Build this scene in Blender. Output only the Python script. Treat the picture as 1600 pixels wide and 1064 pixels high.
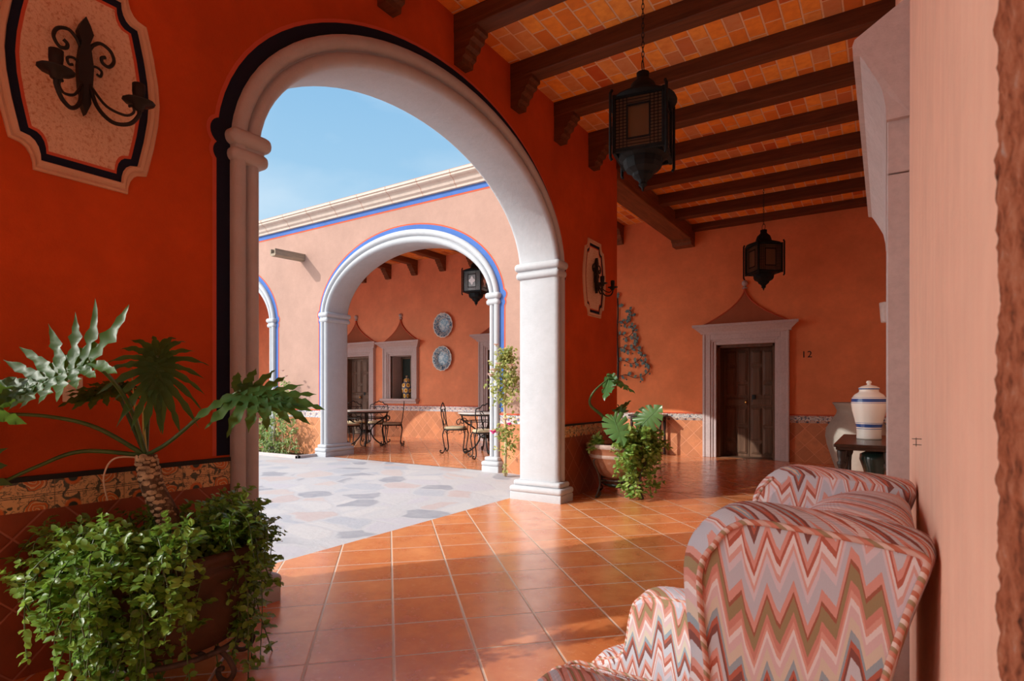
import bpy, bmesh, math, random
from mathutils import Vector, Matrix, noise, geometry
random.seed(7)
sc = bpy.context.scene
COL = sc.collection
PI = math.pi
for o in list(bpy.data.objects): bpy.data.objects.remove(o)

# ---------------------------------------------------------------- camera, sky, sun, exposure
YAW = math.radians(32.94)
cam = bpy.data.cameras.new('camera')
cam.sensor_width = 36; cam.lens = 900/1600*36
cam.shift_y = (615-532)/1600
cam.clip_start = 0.01
cam.dof.use_dof = True; cam.dof.focus_distance = 4.5; cam.dof.aperture_fstop = 11
co = bpy.data.objects.new('camera', cam); COL.objects.link(co)
co.location = (0, 0, 1.18); co.rotation_euler = (PI/2, 0, YAW)
sc.camera = co
sc.view_settings.view_transform = 'Standard'
sc.view_settings.look = 'None'
sc.view_settings.exposure = 0.35
sc.view_settings.gamma = 1.0
sc.cycles.max_bounces = 14
sc.cycles.diffuse_bounces = 8
sc.cycles.glossy_bounces = 4
sc.cycles.sample_clamp_indirect = 6

w = bpy.data.worlds.new('sky'); sc.world = w; w.use_nodes = True
wt = w.node_tree; wt.nodes.clear()
def wn(t, **k):
    n = wt.nodes.new(t)
    for a, b in k.items(): setattr(n, a, b)
    return n
tc = wn('ShaderNodeTexCoord'); sep = wn('ShaderNodeSeparateXYZ'); wt.links.new(tc.outputs['Generated'], sep.inputs[0])
rp = wn('ShaderNodeValToRGB'); wt.links.new(sep.outputs['Z'], rp.inputs[0])
cr = rp.color_ramp
cr.elements[0].position = 0.0; cr.elements[0].color = (.66, .80, .90, 1)
cr.elements[1].position = 1.0; cr.elements[1].color = (.16, .40, .74, 1)
for p, c in ((.22, (.37, .58, .75, 1)), (.5, (.21, .43, .67, 1))):
    e = cr.elements.new(p); e.color = c
mp = wn('ShaderNodeMapping'); mp.inputs['Scale'].default_value = (1.2, 2.6, 5.0)
wt.links.new(tc.outputs['Generated'], mp.inputs[0])
nz = wn('ShaderNodeTexNoise'); nz.inputs['Scale'].default_value = 1.6; nz.inputs['Detail'].default_value = 6
wt.links.new(mp.outputs[0], nz.inputs[0])
r2 = wn('ShaderNodeValToRGB'); r2.color_ramp.elements[0].position = .42; r2.color_ramp.elements[1].position = .75
r2.color_ramp.elements[1].color = (.5, .5, .5, 1)
wt.links.new(nz.outputs[0], r2.inputs[0])
mx = wn('ShaderNodeMix', data_type='RGBA'); wt.links.new(r2.outputs[0], mx.inputs[0])
wt.links.new(rp.outputs[0], mx.inputs[6]); mx.inputs[7].default_value = (.66, .76, .84, 1)
# fill glow added to the unseen sky on the sun's side, brightening shaded walls
dt = wn('ShaderNodeVectorMath', operation='DOT_PRODUCT'); wt.links.new(tc.outputs['Generated'], dt.inputs[0]); dt.inputs[1].default_value = Vector((-.74, -.60, .32)).normalized()
r3 = wn('ShaderNodeMapRange'); r3.interpolation_type = 'SMOOTHSTEP'; wt.links.new(dt.outputs['Value'], r3.inputs[0])
r3.inputs[1].default_value = .36; r3.inputs[2].default_value = .95; r3.inputs[3].default_value = 0; r3.inputs[4].default_value = 1
mh = wn('ShaderNodeMix', data_type='RGBA'); wt.links.new(r3.outputs[0], mh.inputs[0]); wt.links.new(mx.outputs[2], mh.inputs[6]); mh.inputs[7].default_value = (3.0, 2.95, 2.85, 1)
bg = wn('ShaderNodeBackground'); bg.inputs[1].default_value = .95
wt.links.new(mh.outputs[2], bg.inputs[0])
wo = wn('ShaderNodeOutputWorld'); wt.links.new(bg.outputs[0], wo.inputs[0])

sun = bpy.data.lights.new('sun', 'SUN'); sun.energy = 2.7; sun.angle = math.radians(.6); sun.color = (1, .955, .89)
so = bpy.data.objects.new('sun', sun); COL.objects.link(so)
so.rotation_euler = Vector((.43, .62, -.40)).to_track_quat('-Z', 'Y').to_euler()
so.location = (-8, -10, 8)

# ---------------------------------------------------------------- node helper
class M:
    """small wrapper round one material's node tree"""
    def __init__(s, name, rough=.7, spec=.4):
        s.m = bpy.data.materials.new(name); s.m.use_nodes = True
        s.t = s.m.node_tree; s.t.nodes.clear()
        s.out = s.n('ShaderNodeOutputMaterial'); s.p = s.n('ShaderNodeBsdfPrincipled')
        s.l(s.p.outputs[0], s.out.inputs[0])
        s.p.inputs['Roughness'].default_value = rough
        s.p.inputs['Specular IOR Level'].default_value = spec
        s._pos = None
    def n(s, t, **k):
        x = s.t.nodes.new(t)
        for a, b in k.items(): setattr(x, a, b)
        return x
    def l(s, a, b): s.t.links.new(a, b)
    def set(s, sock, v):
        if hasattr(v, 'links') or hasattr(v, 'is_linked'): s.l(v, sock)
        elif isinstance(v, (tuple, list)) and len(v) == 3 and sock.type == 'RGBA': sock.default_value = (*v, 1)
        else: sock.default_value = v
    def pos(s):
        if not s._pos: s._pos = s.n('ShaderNodeNewGeometry').outputs['Position']
        return s._pos
    def obj(s): return s.n('ShaderNodeTexCoord').outputs['Object']
    def xyz(s, v=None):
        q = s.n('ShaderNodeSeparateXYZ'); s.l(v or s.pos(), q.inputs[0]); return q.outputs
    def comb(s, x, y, z=0):
        q = s.n('ShaderNodeCombineXYZ')
        for i, v in enumerate((x, y, z)): s.set(q.inputs[i], v)
        return q.outputs[0]
    def ma(s, op, a, b=0, c=0):
        q = s.n('ShaderNodeMath', operation=op)
        for i, v in enumerate((a, b, c)): s.set(q.inputs[i], v)
        return q.outputs[0]
    def scale(s, v, k):
        q = s.n('ShaderNodeMapping'); s.l(v, q.inputs[0]); q.inputs['Scale'].default_value = k; return q.outputs[0]
    def noise(s, v, sc_, det=4, rough=.55, dist=0, col=False):
        q = s.n('ShaderNodeTexNoise'); s.l(v, q.inputs['Vector']); q.inputs['Scale'].default_value = sc_
        q.inputs['Detail'].default_value = det; q.inputs['Roughness'].default_value = rough; q.inputs['Distortion'].default_value = dist
        return q.outputs[1 if col else 0]
    def voro(s, v, sc_, feat='F1', rnd=1, out=0):
        q = s.n('ShaderNodeTexVoronoi', feature=feat); s.l(v, q.inputs['Vector']); q.inputs['Scale'].default_value = sc_
        q.inputs['Randomness'].default_value = rnd
        return q.outputs[out]
    def white(s, v):
        q = s.n('ShaderNodeTexWhiteNoise'); s.l(v, q.inputs[0]); return q.outputs[0]
    def ramp(s, f, stops, mode='LINEAR'):
        q = s.n('ShaderNodeValToRGB'); s.set(q.inputs[0], f); r = q.color_ramp; r.interpolation = mode
        def c4(c): return (*c, 1) if not isinstance(c, (int, float)) else (c, c, c, 1)
        r.elements[0].position = stops[0][0]; r.elements[0].color = c4(stops[0][1])
        r.elements[1].position = stops[-1][0]; r.elements[1].color = c4(stops[-1][1])
        for p, c in stops[1:-1]:
            e = r.elements.new(p); e.color = c4(c)
        return q.outputs[0]
    def mix(s, f, a, b, blend='MIX'):
        q = s.n('ShaderNodeMix', data_type='RGBA', blend_type=blend)
        s.set(q.inputs[0], f); s.set(q.inputs[6], a); s.set(q.inputs[7], b); return q.outputs[2]
    def col(s, c): s.set(s.p.inputs['Base Color'], c); return s
    def bump(s, h, dist=.01, strength=1):
        q = s.n('ShaderNodeBump'); s.l(h, q.inputs['Height']); q.inputs['Distance'].default_value = dist; q.inputs['Strength'].default_value = strength
        s.l(q.outputs[0], s.p.inputs['Normal']); return s
    def inp(s, k, v): s.set(s.p.inputs[k], v); return s

def plaster(name, c, var=.12, rough=.85, streak=0):
    m = M(name, rough, .25); P = m.pos()
    n1 = m.noise(P, 1.3, 5, .6); n2 = m.noise(P, 9, 5, .65)
    d = tuple(max(0, x*(1-var*1.6)) for x in c); b = tuple(min(1, x*(1+var)) for x in c)
    k = m.mix(m.ramp(n1, [(.3, 0), (.7, 1)]), d, b)
    k = m.mix(m.ramp(n2, [(.35, .25), (.65, 0)]), k, tuple(x*.72 for x in c))
    if streak:
        n3 = m.noise(m.scale(P, (14, 14, .5)), 1.5, 4)
        k = m.mix(m.ramp(n3, [(.45, 0), (.7, streak)]), k, tuple(min(1, x*1.25+.08) for x in c))
    m.col(k); m.bump(m.noise(P, 26, 5, .7), .006, .6); return m.m

WHITE = (.46, .475, .50)
MAT = {}
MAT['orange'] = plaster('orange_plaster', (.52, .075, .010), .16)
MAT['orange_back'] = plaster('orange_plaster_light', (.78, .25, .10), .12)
MAT['orange_back_lit'] = plaster('orange_plaster_lit', (.88, .34, .175), .1)  # paler copy of the back wall paint; brighter arcade light put into the colour
MAT['peach'] = plaster('peach_plaster', (.41, .25, .195), .07)
MAT['pink_wall'] = plaster('pink_plaster', (.93, .57, .42), .04, .8, .18)
MAT['white'] = plaster('white_plaster', WHITE, .03, .7)
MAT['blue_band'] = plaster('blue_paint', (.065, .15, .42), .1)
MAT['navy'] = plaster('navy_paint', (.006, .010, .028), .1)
MAT['red_line'] = plaster('red_paint', (.55, .10, .05), .05)
MAT['brown_plaster'] = plaster('brown_plaster', (.36, .11, .05), .12)
MAT['grey_plaster'] = plaster('grey_urn', (.40, .38, .33), .2)
def simple(name, c, rough=.5, spec=.4, metal=0, var=.1, sc_=20):
    m = M(name, rough, spec)
    n1 = m.noise(m.pos(), sc_, 4)
    m.col(m.mix(m.ramp(n1, [(.3, 0), (.7, 1)]), tuple(x*(1-var) for x in c), tuple(min(1, x*(1+var)) for x in c)))
    m.inp('Metallic', metal); return m.m
MAT['iron'] = simple('black_iron', (.006, .006, .0065), .55, .4, .0, .3)
MAT['rust_iron'] = simple('rusty_iron', (.055, .035, .026), .6, .4, .0, .4)
MAT['tin'] = simple('dark_tin', (.006, .008, .009), .65, .2, 0, .4)
MAT['tin_trim'] = simple('silver_tin', (.55, .58, .58), .35, .5, .8, .2)
MAT['brass'] = simple('brass', (.75, .48, .15), .25, .5, 1, .1)
MAT['plate_white'] = simple('switch_plastic', (.62, .55, .45), .5, .4, 0, .04)
MAT['soil'] = simple('soil', (.04, .025, .016), .95, .1, 0, .4, 60)
MAT['white_paint_line'] = simple('white_enamel', (.8, .8, .8), .4)
MAT['dark_glaze'] = simple('dark_green_glaze', (.012, .03, .026), .15, .5)

def mstone(name, c, sc_=30):
    m = M(name, .8, .3); P = m.pos()
    k = m.mix(m.noise(P, 3, 5, .6), tuple(x*.8 for x in c), tuple(min(1, x*1.12) for x in c))
    k = m.mix(m.ramp(m.noise(P, sc_, 4, .7), [(.4, .0), (.75, .45)]), k, tuple(x*.62 for x in c))
    m.col(k); m.bump(m.noise(P, sc_*2, 4, .7), .004, .5); return m.m
MAT['stone'] = mstone('pink_stone', (.54, .46, .45))
MAT['cornice_stone'] = mstone('cornice_stone', (.62, .50, .42), 12)
m = M('rough_stone', .9, .2); P = m.pos()
v = m.noise(P, 55, 6, .7)
m.col(m.ramp(v, [(.3, (.08, .025, .012)), (.48, (.42, .13, .06)), (.62, (.55, .22, .12)), (.72, (.50, .42, .38))])); m.bump(v, .01, 1)
MAT['rough_stone'] = m.m
m = M('speckled_stone', .9, .2); P = m.pos()
k = m.mix(m.ramp(m.noise(P, 60, 4, .7), [(.5, 0), (.66, 1)]), (.66, .45, .30), (.42, .16, .07))
m.col(m.mix(m.ramp(m.noise(P, 5, 3), [(.3, 0), (.7, .4)]), k, (.74, .58, .44))); m.bump(m.noise(P, 70, 4), .006, .8)
MAT['speckle'] = m.m

# terracotta floor, square tiles laid on the diagonal
m = M('terracotta_tiles', .2, .75); P = m.xyz()
T = .371; r2_ = math.sqrt(.5)
u = m.ma('DIVIDE', m.ma('SUBTRACT', m.ma('MULTIPLY', m.ma('ADD', P[0], P[1]), r2_), .02), T)
v = m.ma('DIVIDE', m.ma('SUBTRACT', m.ma('MULTIPLY', m.ma('SUBTRACT', P[1], P[0]), r2_), 2.64), T*.99)
fu, fv = m.ma('FRACT', u), m.ma('FRACT', v)
def edge(m, f): return m.ma('MINIMUM', f, m.ma('SUBTRACT', 1, f))
e = m.ma('MINIMUM', edge(m, fu), edge(m, fv))
idv = m.comb(m.ma('FLOOR', u), m.ma('FLOOR', v)); tone = m.white(idv)
nn = m.noise(m.pos(), 5, 5, .65); n2 = m.noise(m.pos(), 22, 4, .6)
k = m.mix(tone, (.68, .225, .07), (.86, .345, .13))
k = m.mix(m.ramp(nn, [(.35, 0), (.7, .8)]), k, (.54, .135, .035))
k = m.mix(m.ramp(n2, [(.55, 0), (.75, .4)]), k, (.90, .45, .20))
k = m.mix(m.ramp(edge(m, fu), [(.0, .5), (.12, 0)]), k, (.62, .25, .10))
g = m.ramp(e, [(.011, 1), (.017, 0)])
m.col(m.mix(g, k, (.62, .47, .36)))
m.inp('Roughness', m.mix(g, m.ramp(nn, [(.3, .17), (.75, .33)]), (.8, .8, .8)))
m.bump(m.ma('ADD', m.ma('MULTIPLY', m.ramp(e, [(.008, 0), (.024, 1)]), 1.0), m.ma('MULTIPLY', m.noise(m.pos(), 9, 3), .5)), .004, .6)
m.inp('Coat Weight', .55); m.inp('Coat Roughness', .22)
MAT['floor'] = m.m

# flagstones
m = M('flagstones', .75, .3); P = m.pos()
wv = m.n('ShaderNodeVectorMath', operation='ADD'); m.l(P, wv.inputs[0])
nv = m.n('ShaderNodeVectorMath', operation='SCALE'); m.l(m.noise(P, 2.2, 3, .5, 0, True), nv.inputs[0]); nv.inputs['Scale'].default_value = .28
m.l(nv.outputs[0], wv.inputs[1]); W = m.scale(wv.outputs[0], (.80, 1.05, 0))
q = m.n('ShaderNodeTexVoronoi', feature='DISTANCE_TO_EDGE'); m.l(W, q.inputs['Vector']); q.inputs['Scale'].default_value = 2.9
q2 = m.n('ShaderNodeTexVoronoi'); m.l(W, q2.inputs['Vector']); q2.inputs['Scale'].default_value = 2.9
idr = m.white(q2.outputs['Position'])
k = m.ramp(idr, [(0, (.30, .31, .36)), (.12, (.60, .58, .59)), (.34, (.60, .46, .43)), (.46, (.58, .55, .60)), (.64, (.66, .63, .62)), (.80, (.46, .48, .54)), (.90, (.64, .52, .48)), (1, (.66, .64, .64))], 'CONSTANT')
k = m.mix(m.ramp(m.noise(P, 7, 5, .65), [(.3, .0), (.75, .35)]), k, (.72, .70, .69))
g = m.ramp(m.ma('ADD', q.outputs[0], m.ma('MULTIPLY', m.noise(P, 14, 3), .05)), [(.055, 1), (.12, 0)])
k = m.mix(.40, k, (.22, .215, .235))
m.col(m.mix(g, k, (.45, .44, .455))); m.bump(m.ma('SUBTRACT', m.noise(P, 18, 4), m.ma('MULTIPLY', g, .25)), .006, .5)
MAT['pavers'] = m.m

# brick vault between beams
m = M('brick_ceiling', .85, .2); P = m.xyz()
bw, bl = .145, .285
row = m.ma('DIVIDE', P[0], bw); rid = m.ma('FLOOR', row)
vv = m.ma('ADD', m.ma('DIVIDE', P[1], bl), m.ma('MULTIPLY', m.white(m.comb(rid, 3.3)), 1))
e1 = m.ma('MULTIPLY', edge(m, m.ma('FRACT', row)), bw); e2 = m.ma('MULTIPLY', edge(m, m.ma('FRACT', vv)), bl)
e = m.ma('MINIMUM', e1, e2); tone = m.white(m.comb(rid, m.ma('FLOOR', vv)))
k = m.ramp(tone, [(0, (.60, .15, .03)), (.3, (.90, .30, .04)), (.6, (.95, .38, .06)), (.85, (.66, .30, .12)), (1, (.56, .10, .02))])
k = m.mix(m.ramp(m.noise(m.pos(), 14, 4), [(.4, 0), (.7, .5)]), k, (.62, .18, .04))
g = m.ramp(m.ma('ADD', e, m.ma('MULTIPLY', m.noise(m.pos(), 30, 3), .004)), [(.008, 1), (.011, 0)])
m.col(m.mix(g, k, (.80, .48, .27))); m.bump(m.ma('SUBTRACT', m.noise(m.pos(), 25, 3), g), .006, .8)
MAT['bricks'] = m.m

def dado_tiles(name, ax, c):
    m = M(name, .5, .4); P = m.xyz(); s_ = P[ax]; T = .205
    u = m.ma('DIVIDE', m.ma('MULTIPLY', m.ma('ADD', s_, P[2]), r2_), T); v = m.ma('DIVIDE', m.ma('MULTIPLY', m.ma('SUBTRACT', P[2], s_), r2_), T)
    e = m.ma('MINIMUM', edge(m, m.ma('FRACT', u)), edge(m, m.ma('FRACT', v)))
    tone = m.white(m.comb(m.ma('FLOOR', u), m.ma('FLOOR', v)))
    k = m.mix(tone, tuple(x*.78 for x in c), tuple(min(1, x*1.15) for x in c))
    k = m.mix(m.ramp(m.noise(m.pos(), 7, 5, .65), [(.35, 0), (.75, .6)]), k, tuple(x*.6 for x in c))
    g = m.ramp(e, [(.012, 1), (.022, 0)])
    m.col(m.mix(g, k, tuple(min(1, x*1.1+.06) for x in c))); m.bump(m.ramp(e, [(.01, 0), (.03, 1)]), .003, .5); return m.m
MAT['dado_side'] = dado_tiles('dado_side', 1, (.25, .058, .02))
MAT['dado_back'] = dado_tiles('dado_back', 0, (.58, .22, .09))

def talavera(name, ax, base, dark, rose, T=.245):
    """glazed border tile: rosettes with curling leaves"""
    m = M(name, .3, .5); P = m.xyz(); s_ = m.ma('DIVIDE', P[ax], T); z = P[2]
    f = m.ma('SUBTRACT', m.ma('FRACT', s_), .5)
    fx = m.ma('MULTIPLY', f, T)
    zz = m.ma('SUBTRACT', m.ma('FRACT', m.ma('DIVIDE', z, .125)), .5)
    zc = m.ma('MULTIPLY', zz, .125)
    wob = m.noise(m.pos(), 28, 2)
    d = m.ma('SQRT', m.ma('ADD', m.ma('MULTIPLY', fx, fx), m.ma('MULTIPLY', zc, zc)))
    d = m.ma('ADD', d, m.ma('MULTIPLY', m.ma('SUBTRACT', wob, .5), .03))
    f2 = m.ma('MULTIPLY', m.ma('SUBTRACT', m.ma('FRACT', m.ma('ADD', s_, .5)), .5), T)
    d2 = m.ma('SQRT', m.ma('ADD', m.ma('MULTIPLY', f2, f2), m.ma('MULTIPLY', zc, zc)))
    sw = m.n('ShaderNodeTexWave', wave_type='RINGS'); m.l(m.pos(), sw.inputs[0]); sw.inputs['Scale'].default_value = 9; sw.inputs['Distortion'].default_value = 14; sw.inputs['Detail'].default_value = 1; sw.inputs['Detail Scale'].default_value = 3
    lf = m.ma('MULTIPLY', m.ramp(m.noise(m.pos(), 34, 2, .5, 1.5), [(.46, 0), (.48, 1), (.515, 1), (.535, 0)]), m.ramp(m.noise(m.pos(), 16, 2), [(.40, 0), (.45, 1)]))
    leaf = m.ramp(m.noise(m.pos(), 30, 1, .4, .6), [(.57, 0), (.60, 1)])
    k = m.mix(m.ma('MULTIPLY', lf, .7), base, dark)
    k = m.mix(m.ma('MULTIPLY', leaf, .9), k, dark)
    an = m.ma('MULTIPLY', m.ma('ARCTAN2', zc, fx), .5)
    petals = m.ramp(m.ma('FRACT', m.ma('ADD', m.ma('MULTIPLY', d, 55), an)), [(.45, rose), (.55, base), (.8, base), (.88, dark), (.95, rose)])
    k = m.mix(m.ramp(d, [(.044, 1), (.047, 0)]), k, dark); k = m.mix(m.ramp(d, [(.041, 1), (.043, 0)]), k, petals)
    k = m.mix(m.ramp(d2, [(.030, 1), (.033, 0)]), k, m.mix(m.ramp(d2, [(.016, 1), (.02, 0)]), rose, dark))
    e = m.ma('MULTIPLY', edge(m, m.ma('FRACT', m.ma('ADD', s_, .25))), T)
    k = m.mix(m.ramp(e, [(.0015, 1), (.0025, 0)]), k, tuple(x*.35 for x in base))
    k = m.mix(m.ramp(m.ma('ABSOLUTE', zz), [(.455, 0), (.46, 1), (.475, 1), (.48, 0)]), k, dark)
    m.col(k); return m.m
MAT['tal_side'] = talavera('talavera_side', 1, (.66, .44, .21), (.03, .05, .04), (.58, .16, .035), .27)
MAT['tal_back'] = talavera('talavera_back', 0, (.66, .62, .56), (.05, .08, .13), (.42, .20, .10), .16)
MAT['tal_court'] = talavera('talavera_court', 0, (.70, .66, .62), (.10, .13, .24), (.50, .30, .22), .16)

def wood(name, c, ax=0, rough=.6):
    m = M(name, rough, .3)
    k = [14, 14, 14]; k[ax] = 1.1
    n1 = m.noise(m.scale(m.pos(), tuple(k)), 1.6, 6, .65, .5)
    n2 = m.noise(m.pos(), 1.5, 3)
    q = m.ramp(n1, [(.3, tuple(x*.55 for x in c)), (.55, c), (.8, tuple(min(1, x*1.5) for x in c))])
    m.col(m.mix(m.ramp(n2, [(.4, 0), (.7, .4)]), q, tuple(x*.6 for x in c))); m.bump(n1, .004, .4); return m.m
MAT['beam'] = wood('dark_beam_wood', (.125, .04, .014), 0)
MAT['beam_y'] = wood('dark_beam_wood_lengthwise', (.20, .070, .026), 1)
MAT['door_wood'] = wood('door_wood', (.15, .08, .048), 2, .4)
MAT['door_wood2'] = wood('weathered_door_wood', (.20, .13, .09), 2, .55)
MAT['spout_wood'] = wood('weathered_grey_wood', (.36, .28, .20), 1, .8)
MAT['table_wood'] = wood('dark_table_wood', (.045, .022, .014), 1, .25)
MAT['leg_wood'] = wood('leg_wood', (.03, .018, .013), 2, .4)

# terracotta pots
m = M('old_terracotta', .75, .3); P = m.obj()
k = m.mix(m.noise(P, 6, 5, .6), (.17, .06, .028), (.38, .15, .075)); m.col(m.mix(m.ramp(m.noise(P, 16, 4, .7), [(.55, 0), (.75, .5)]), k, (.45, .32, .24)))
z = m.xyz(P)[2]
bd = m.ma('MAXIMUM', m.ma('MULTIPLY', m.ma('GREATER_THAN', z, .245), m.ma('LESS_THAN', z, .285)), m.ma('GREATER_THAN', z, .355))
kk = m.mix(m.ramp(m.noise(P, 16, 4, .7), [(.55, 0), (.75, .5)]), k, (.45, .32, .24))
m.col(m.mix(m.ma('MULTIPLY', bd, m.ramp(m.noise(P, 12, 4, .6), [(.3, .35), (.6, .85)])), kk, (.50, .41, .36)))
m.bump(m.noise(P, 20, 4), .006, .5); MAT['pot'] = m.m
m = M('barrel_pot', .6, .3); P = m.obj()
k = m.mix(m.noise(P, 6, 5, .6), (.028, .012, .006), (.065, .028, .012)); m.col(k); m.bump(m.noise(P, 20, 4), .006, .5); MAT['barrel'] = m.m

def leafmat(name, a, b, tr=.35, rough=.35):
    m = M(name, rough, .45)
    q = m.n('ShaderNodeAttribute', attribute_name='tone')
    k = m.mix(q.outputs['Fac'], a, b); m.col(k)
    t = m.n('ShaderNodeBsdfTranslucent'); m.l(m.mix(.35, k, (.35, .55, .03), 'ADD'), t.inputs[0])
    x = m.n('ShaderNodeMixShader'); x.inputs[0].default_value = tr
    m.l(m.p.outputs[0], x.inputs[1]); m.l(t.outputs[0], x.inputs[2]); m.l(x.outputs[0], m.out.inputs[0]); return m.m
MAT['leaf'] = leafmat('small_leaves', (.045, .14, .016), (.24, .40, .07), .35)
MAT['leaf_light'] = leafmat('light_small_leaves', (.14, .28, .045), (.46, .60, .18), .35)
MAT['philo'] = leafmat('philodendron_leaves', (.02, .075, .018), (.055, .15, .03), .35, .42)
MAT['monstera'] = leafmat('monstera_leaves', (.03, .11, .03), (.12, .26, .08), .3, .3)
MAT['rose_leaf'] = leafmat('rose_leaves', (.14, .20, .05), (.50, .46, .16), .3, .6)
MAT['bush_leaf'] = leafmat('bush_leaves', (.10, .17, .05), (.34, .42, .16), .3, .6)
MAT['stem'] = simple('green_stem', (.05, .10, .025), .4, .4, 0, .25)
MAT['young'] = simple('young_shoot', (.42, .36, .08), .5)
MAT['cane'] = simple('rose_cane', (.52, .40, .24), .7)
MAT['root'] = simple('aerial_root', (.62, .50, .36), .7)
MAT['pink'] = simple('pink_petals', (.85, .08, .32), .6)
MAT['blush'] = simple('blush_petals', (.85, .62, .55), .6)
MAT['yellow'] = simple('yellow_petals', (.80, .52, .18), .6)
m = M('scarred_trunk', .85, .2); P = m.obj()
k = m.ramp(m.noise(P, 30, 4, .6), [(.3, (.035, .02, .012)), (.55, (.12, .075, .045)), (.75, (.30, .22, .14))]); m.col(k); m.bump(m.noise(P, 50, 3), .004, .6); MAT['trunk'] = m.m
MAT['scar'] = simple('leaf_scar', (.40, .29, .17), .8, .2, 0, .65, 28)

# blue and white ware
m = M('white_blue_ceramic', .18, .5); P = m.xyz(m.obj())
z = P[2]
def band(m, z, a, b): return m.ma('MULTIPLY', m.ma('GREATER_THAN', z, a), m.ma('LESS_THAN', z, b))
bb = None
for a, b in ((.108, .138), (.092, .097), (.146, .150), (.338, .368), (.326, .330), (.378, .381), (.452, .462)):
    q = band(m, z, a, b); bb = q if bb is None else m.ma('MAXIMUM', bb, q)
m.col(m.mix(bb, (.82, .78, .71), (.03, .08, .28))); MAT['vase'] = m.m
m = M('talavera_jar', .2, .5); P = m.xyz(m.obj())
ang = m.ma('DIVIDE', m.ma('ARCTAN2', P[1], P[0]), PI/3); zz = m.ma('DIVIDE', P[2], .14)
ch = m.ma('ADD', m.ma('POWER', m.ma('SUBTRACT', m.ma('FRACT', m.ma('ADD', ang, m.ma('MULTIPLY', m.ma('FLOOR', zz), .5))), .5), 2), m.ma('POWER', m.ma('SUBTRACT', m.ma('FRACT', zz), .5), 2))
k = m.ramp(ch, [(0, (.45, .16, .02)), (.02, (.90, .52, .07)), (.13, (.92, .86, .70)), (.17, (.01, .015, .06)), (.3, (.92, .86, .70)), (.33, (.01, .015, .06))], 'CONSTANT')
m.col(k); MAT['jar'] = m.m
m = M('painted_plate', .25, .5); P = m.obj(); X = m.xyz(P)
d = m.ma('SQRT', m.ma('ADD', m.ma('MULTIPLY', X[0], X[0]), m.ma('MULTIPLY', X[2], X[2])))
pat = m.ramp(m.noise(P, 26, 4, .7, 1.2), [(.40, (.02, .05, .12)), (.5, (.10, .28, .42)), (.55, (.62, .66, .62)), (.7, (.30, .20, .10))])
inner = m.ramp(m.noise(P, 18, 4, .7), [(.4, (.08, .27, .45)), (.6, (.50, .68, .75))])
k = m.mix(m.ramp(d, [(.165, 1), (.17, 0)]), pat, inner)
m.col(m.mix(m.ramp(d, [(.285, 0), (.29, 1)]), k, (.70, .70, .66))); MAT['plate'] = m.m
m = M('painted_metal_leaf', .5, .4); P = m.obj()
m.col(m.ramp(m.noise(P, 22, 3), [(.35, (.03, .075, .07)), (.55, (.10, .17, .17)), (.7, (.15, .20, .11))])); MAT['metal_leaf'] = m.m

# flame stitch upholstery
m = M('flame_stitch_fabric', .9, .15); P = m.xyz()
uu = m.ma('ADD', P[0], m.ma('MULTIPLY', P[1], .8))
def tri(m, x, f, ph=0):
    t = m.ma('FRACT', m.ma('ADD', m.ma('MULTIPLY', x, f), ph)); return m.ma('ABSOLUTE', m.ma('SUBTRACT', m.ma('MULTIPLY', t, 2), 1))
zg = m.ma('ADD', m.ma('MULTIPLY', tri(m, uu, 25), .062), m.ma('MULTIPLY', tri(m, uu, 9.1, .3), .060))
zg = m.ma('ADD', zg, m.ma('MULTIPLY', tri(m, uu, 4.3, .1), .085))
vv = m.ma('ADD', m.ma('ADD', P[2], zg), m.ma('MULTIPLY', m.noise(m.pos(), 300, 1), .004))
t = m.ma('FRACT', m.ma('DIVIDE', vv, .30))
stops = [(0, (.47, .20, .16)), (.05, (.25, .19, .10)), (.13, (.27, .09, .055)), (.16, (.52, .26, .22)), (.22, (.41, .43, .49)), (.33, (.52, .47, .52)), (.38, (.53, .31, .28)), (.42, (.60, .56, .57)), (.47, (.36, .10, .065)), (.51, (.53, .26, .22)), (.56, (.44, .46, .51)), (.65, (.17, .06, .05)), (.70, (.36, .10, .065)), (.74, (.24, .31, .36)), (.79, (.52, .46, .38)), (.86, (.53, .40, .41)), (.92, (.60, .55, .55)), (.96, (.53, .28, .23)), (1, (.47, .20, .16))]
stops = [(p, tuple(min(.9, x*1.3) for x in c)) for p, c in stops]
k = m.ramp(t, stops, 'CONSTANT')
wvv = m.n('ShaderNodeTexWave'); m.l(m.pos(), wvv.inputs[0]); wvv.bands_direction = 'Z'; wvv.inputs['Scale'].default_value = 160
m.col(m.mix(m.ramp(wvv.outputs[1], [(.2, .18), (.6, 0)]), k, (.30, .24, .22))); m.bump(wvv.outputs[1], .0008, .4); MAT['fabric'] = m.m
m = M('striped_piping', .9, .15); P = m.xyz()
t = m.ma('FRACT', m.ma('MULTIPLY', m.ma('ADD', m.ma('ADD', P[0], P[1]), m.ma('MULTIPLY', P[2], 1.3)), 17))
m.col(m.ramp(t, [(0, (.58, .24, .18)), (.18, (.34, .25, .15)), (.36, (.68, .55, .50)), (.55, (.48, .17, .11)), (.75, (.60, .42, .37)), (1, (.58, .24, .18))], 'CONSTANT')); MAT['piping'] = m.m
MAT['cushion'] = simple('tan_seat_cloth', (.52, .43, .28), .9, .1, 0, .1)
MAT['table_top'] = simple('pale_stone_top', (.55, .53, .50), .35, .4, 0, .08)
def glassmat(name, c, rough=.1):
    m = M(name, rough, .5); m.col(c); m.inp('Transmission Weight', .6); return m.m
MAT['pane_dark'] = simple('dark_pane', (.03, .045, .04), .12, .5)
MAT['lantern_glass'] = glassmat('lantern_glass', (.55, .66, .68), .25)
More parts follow.
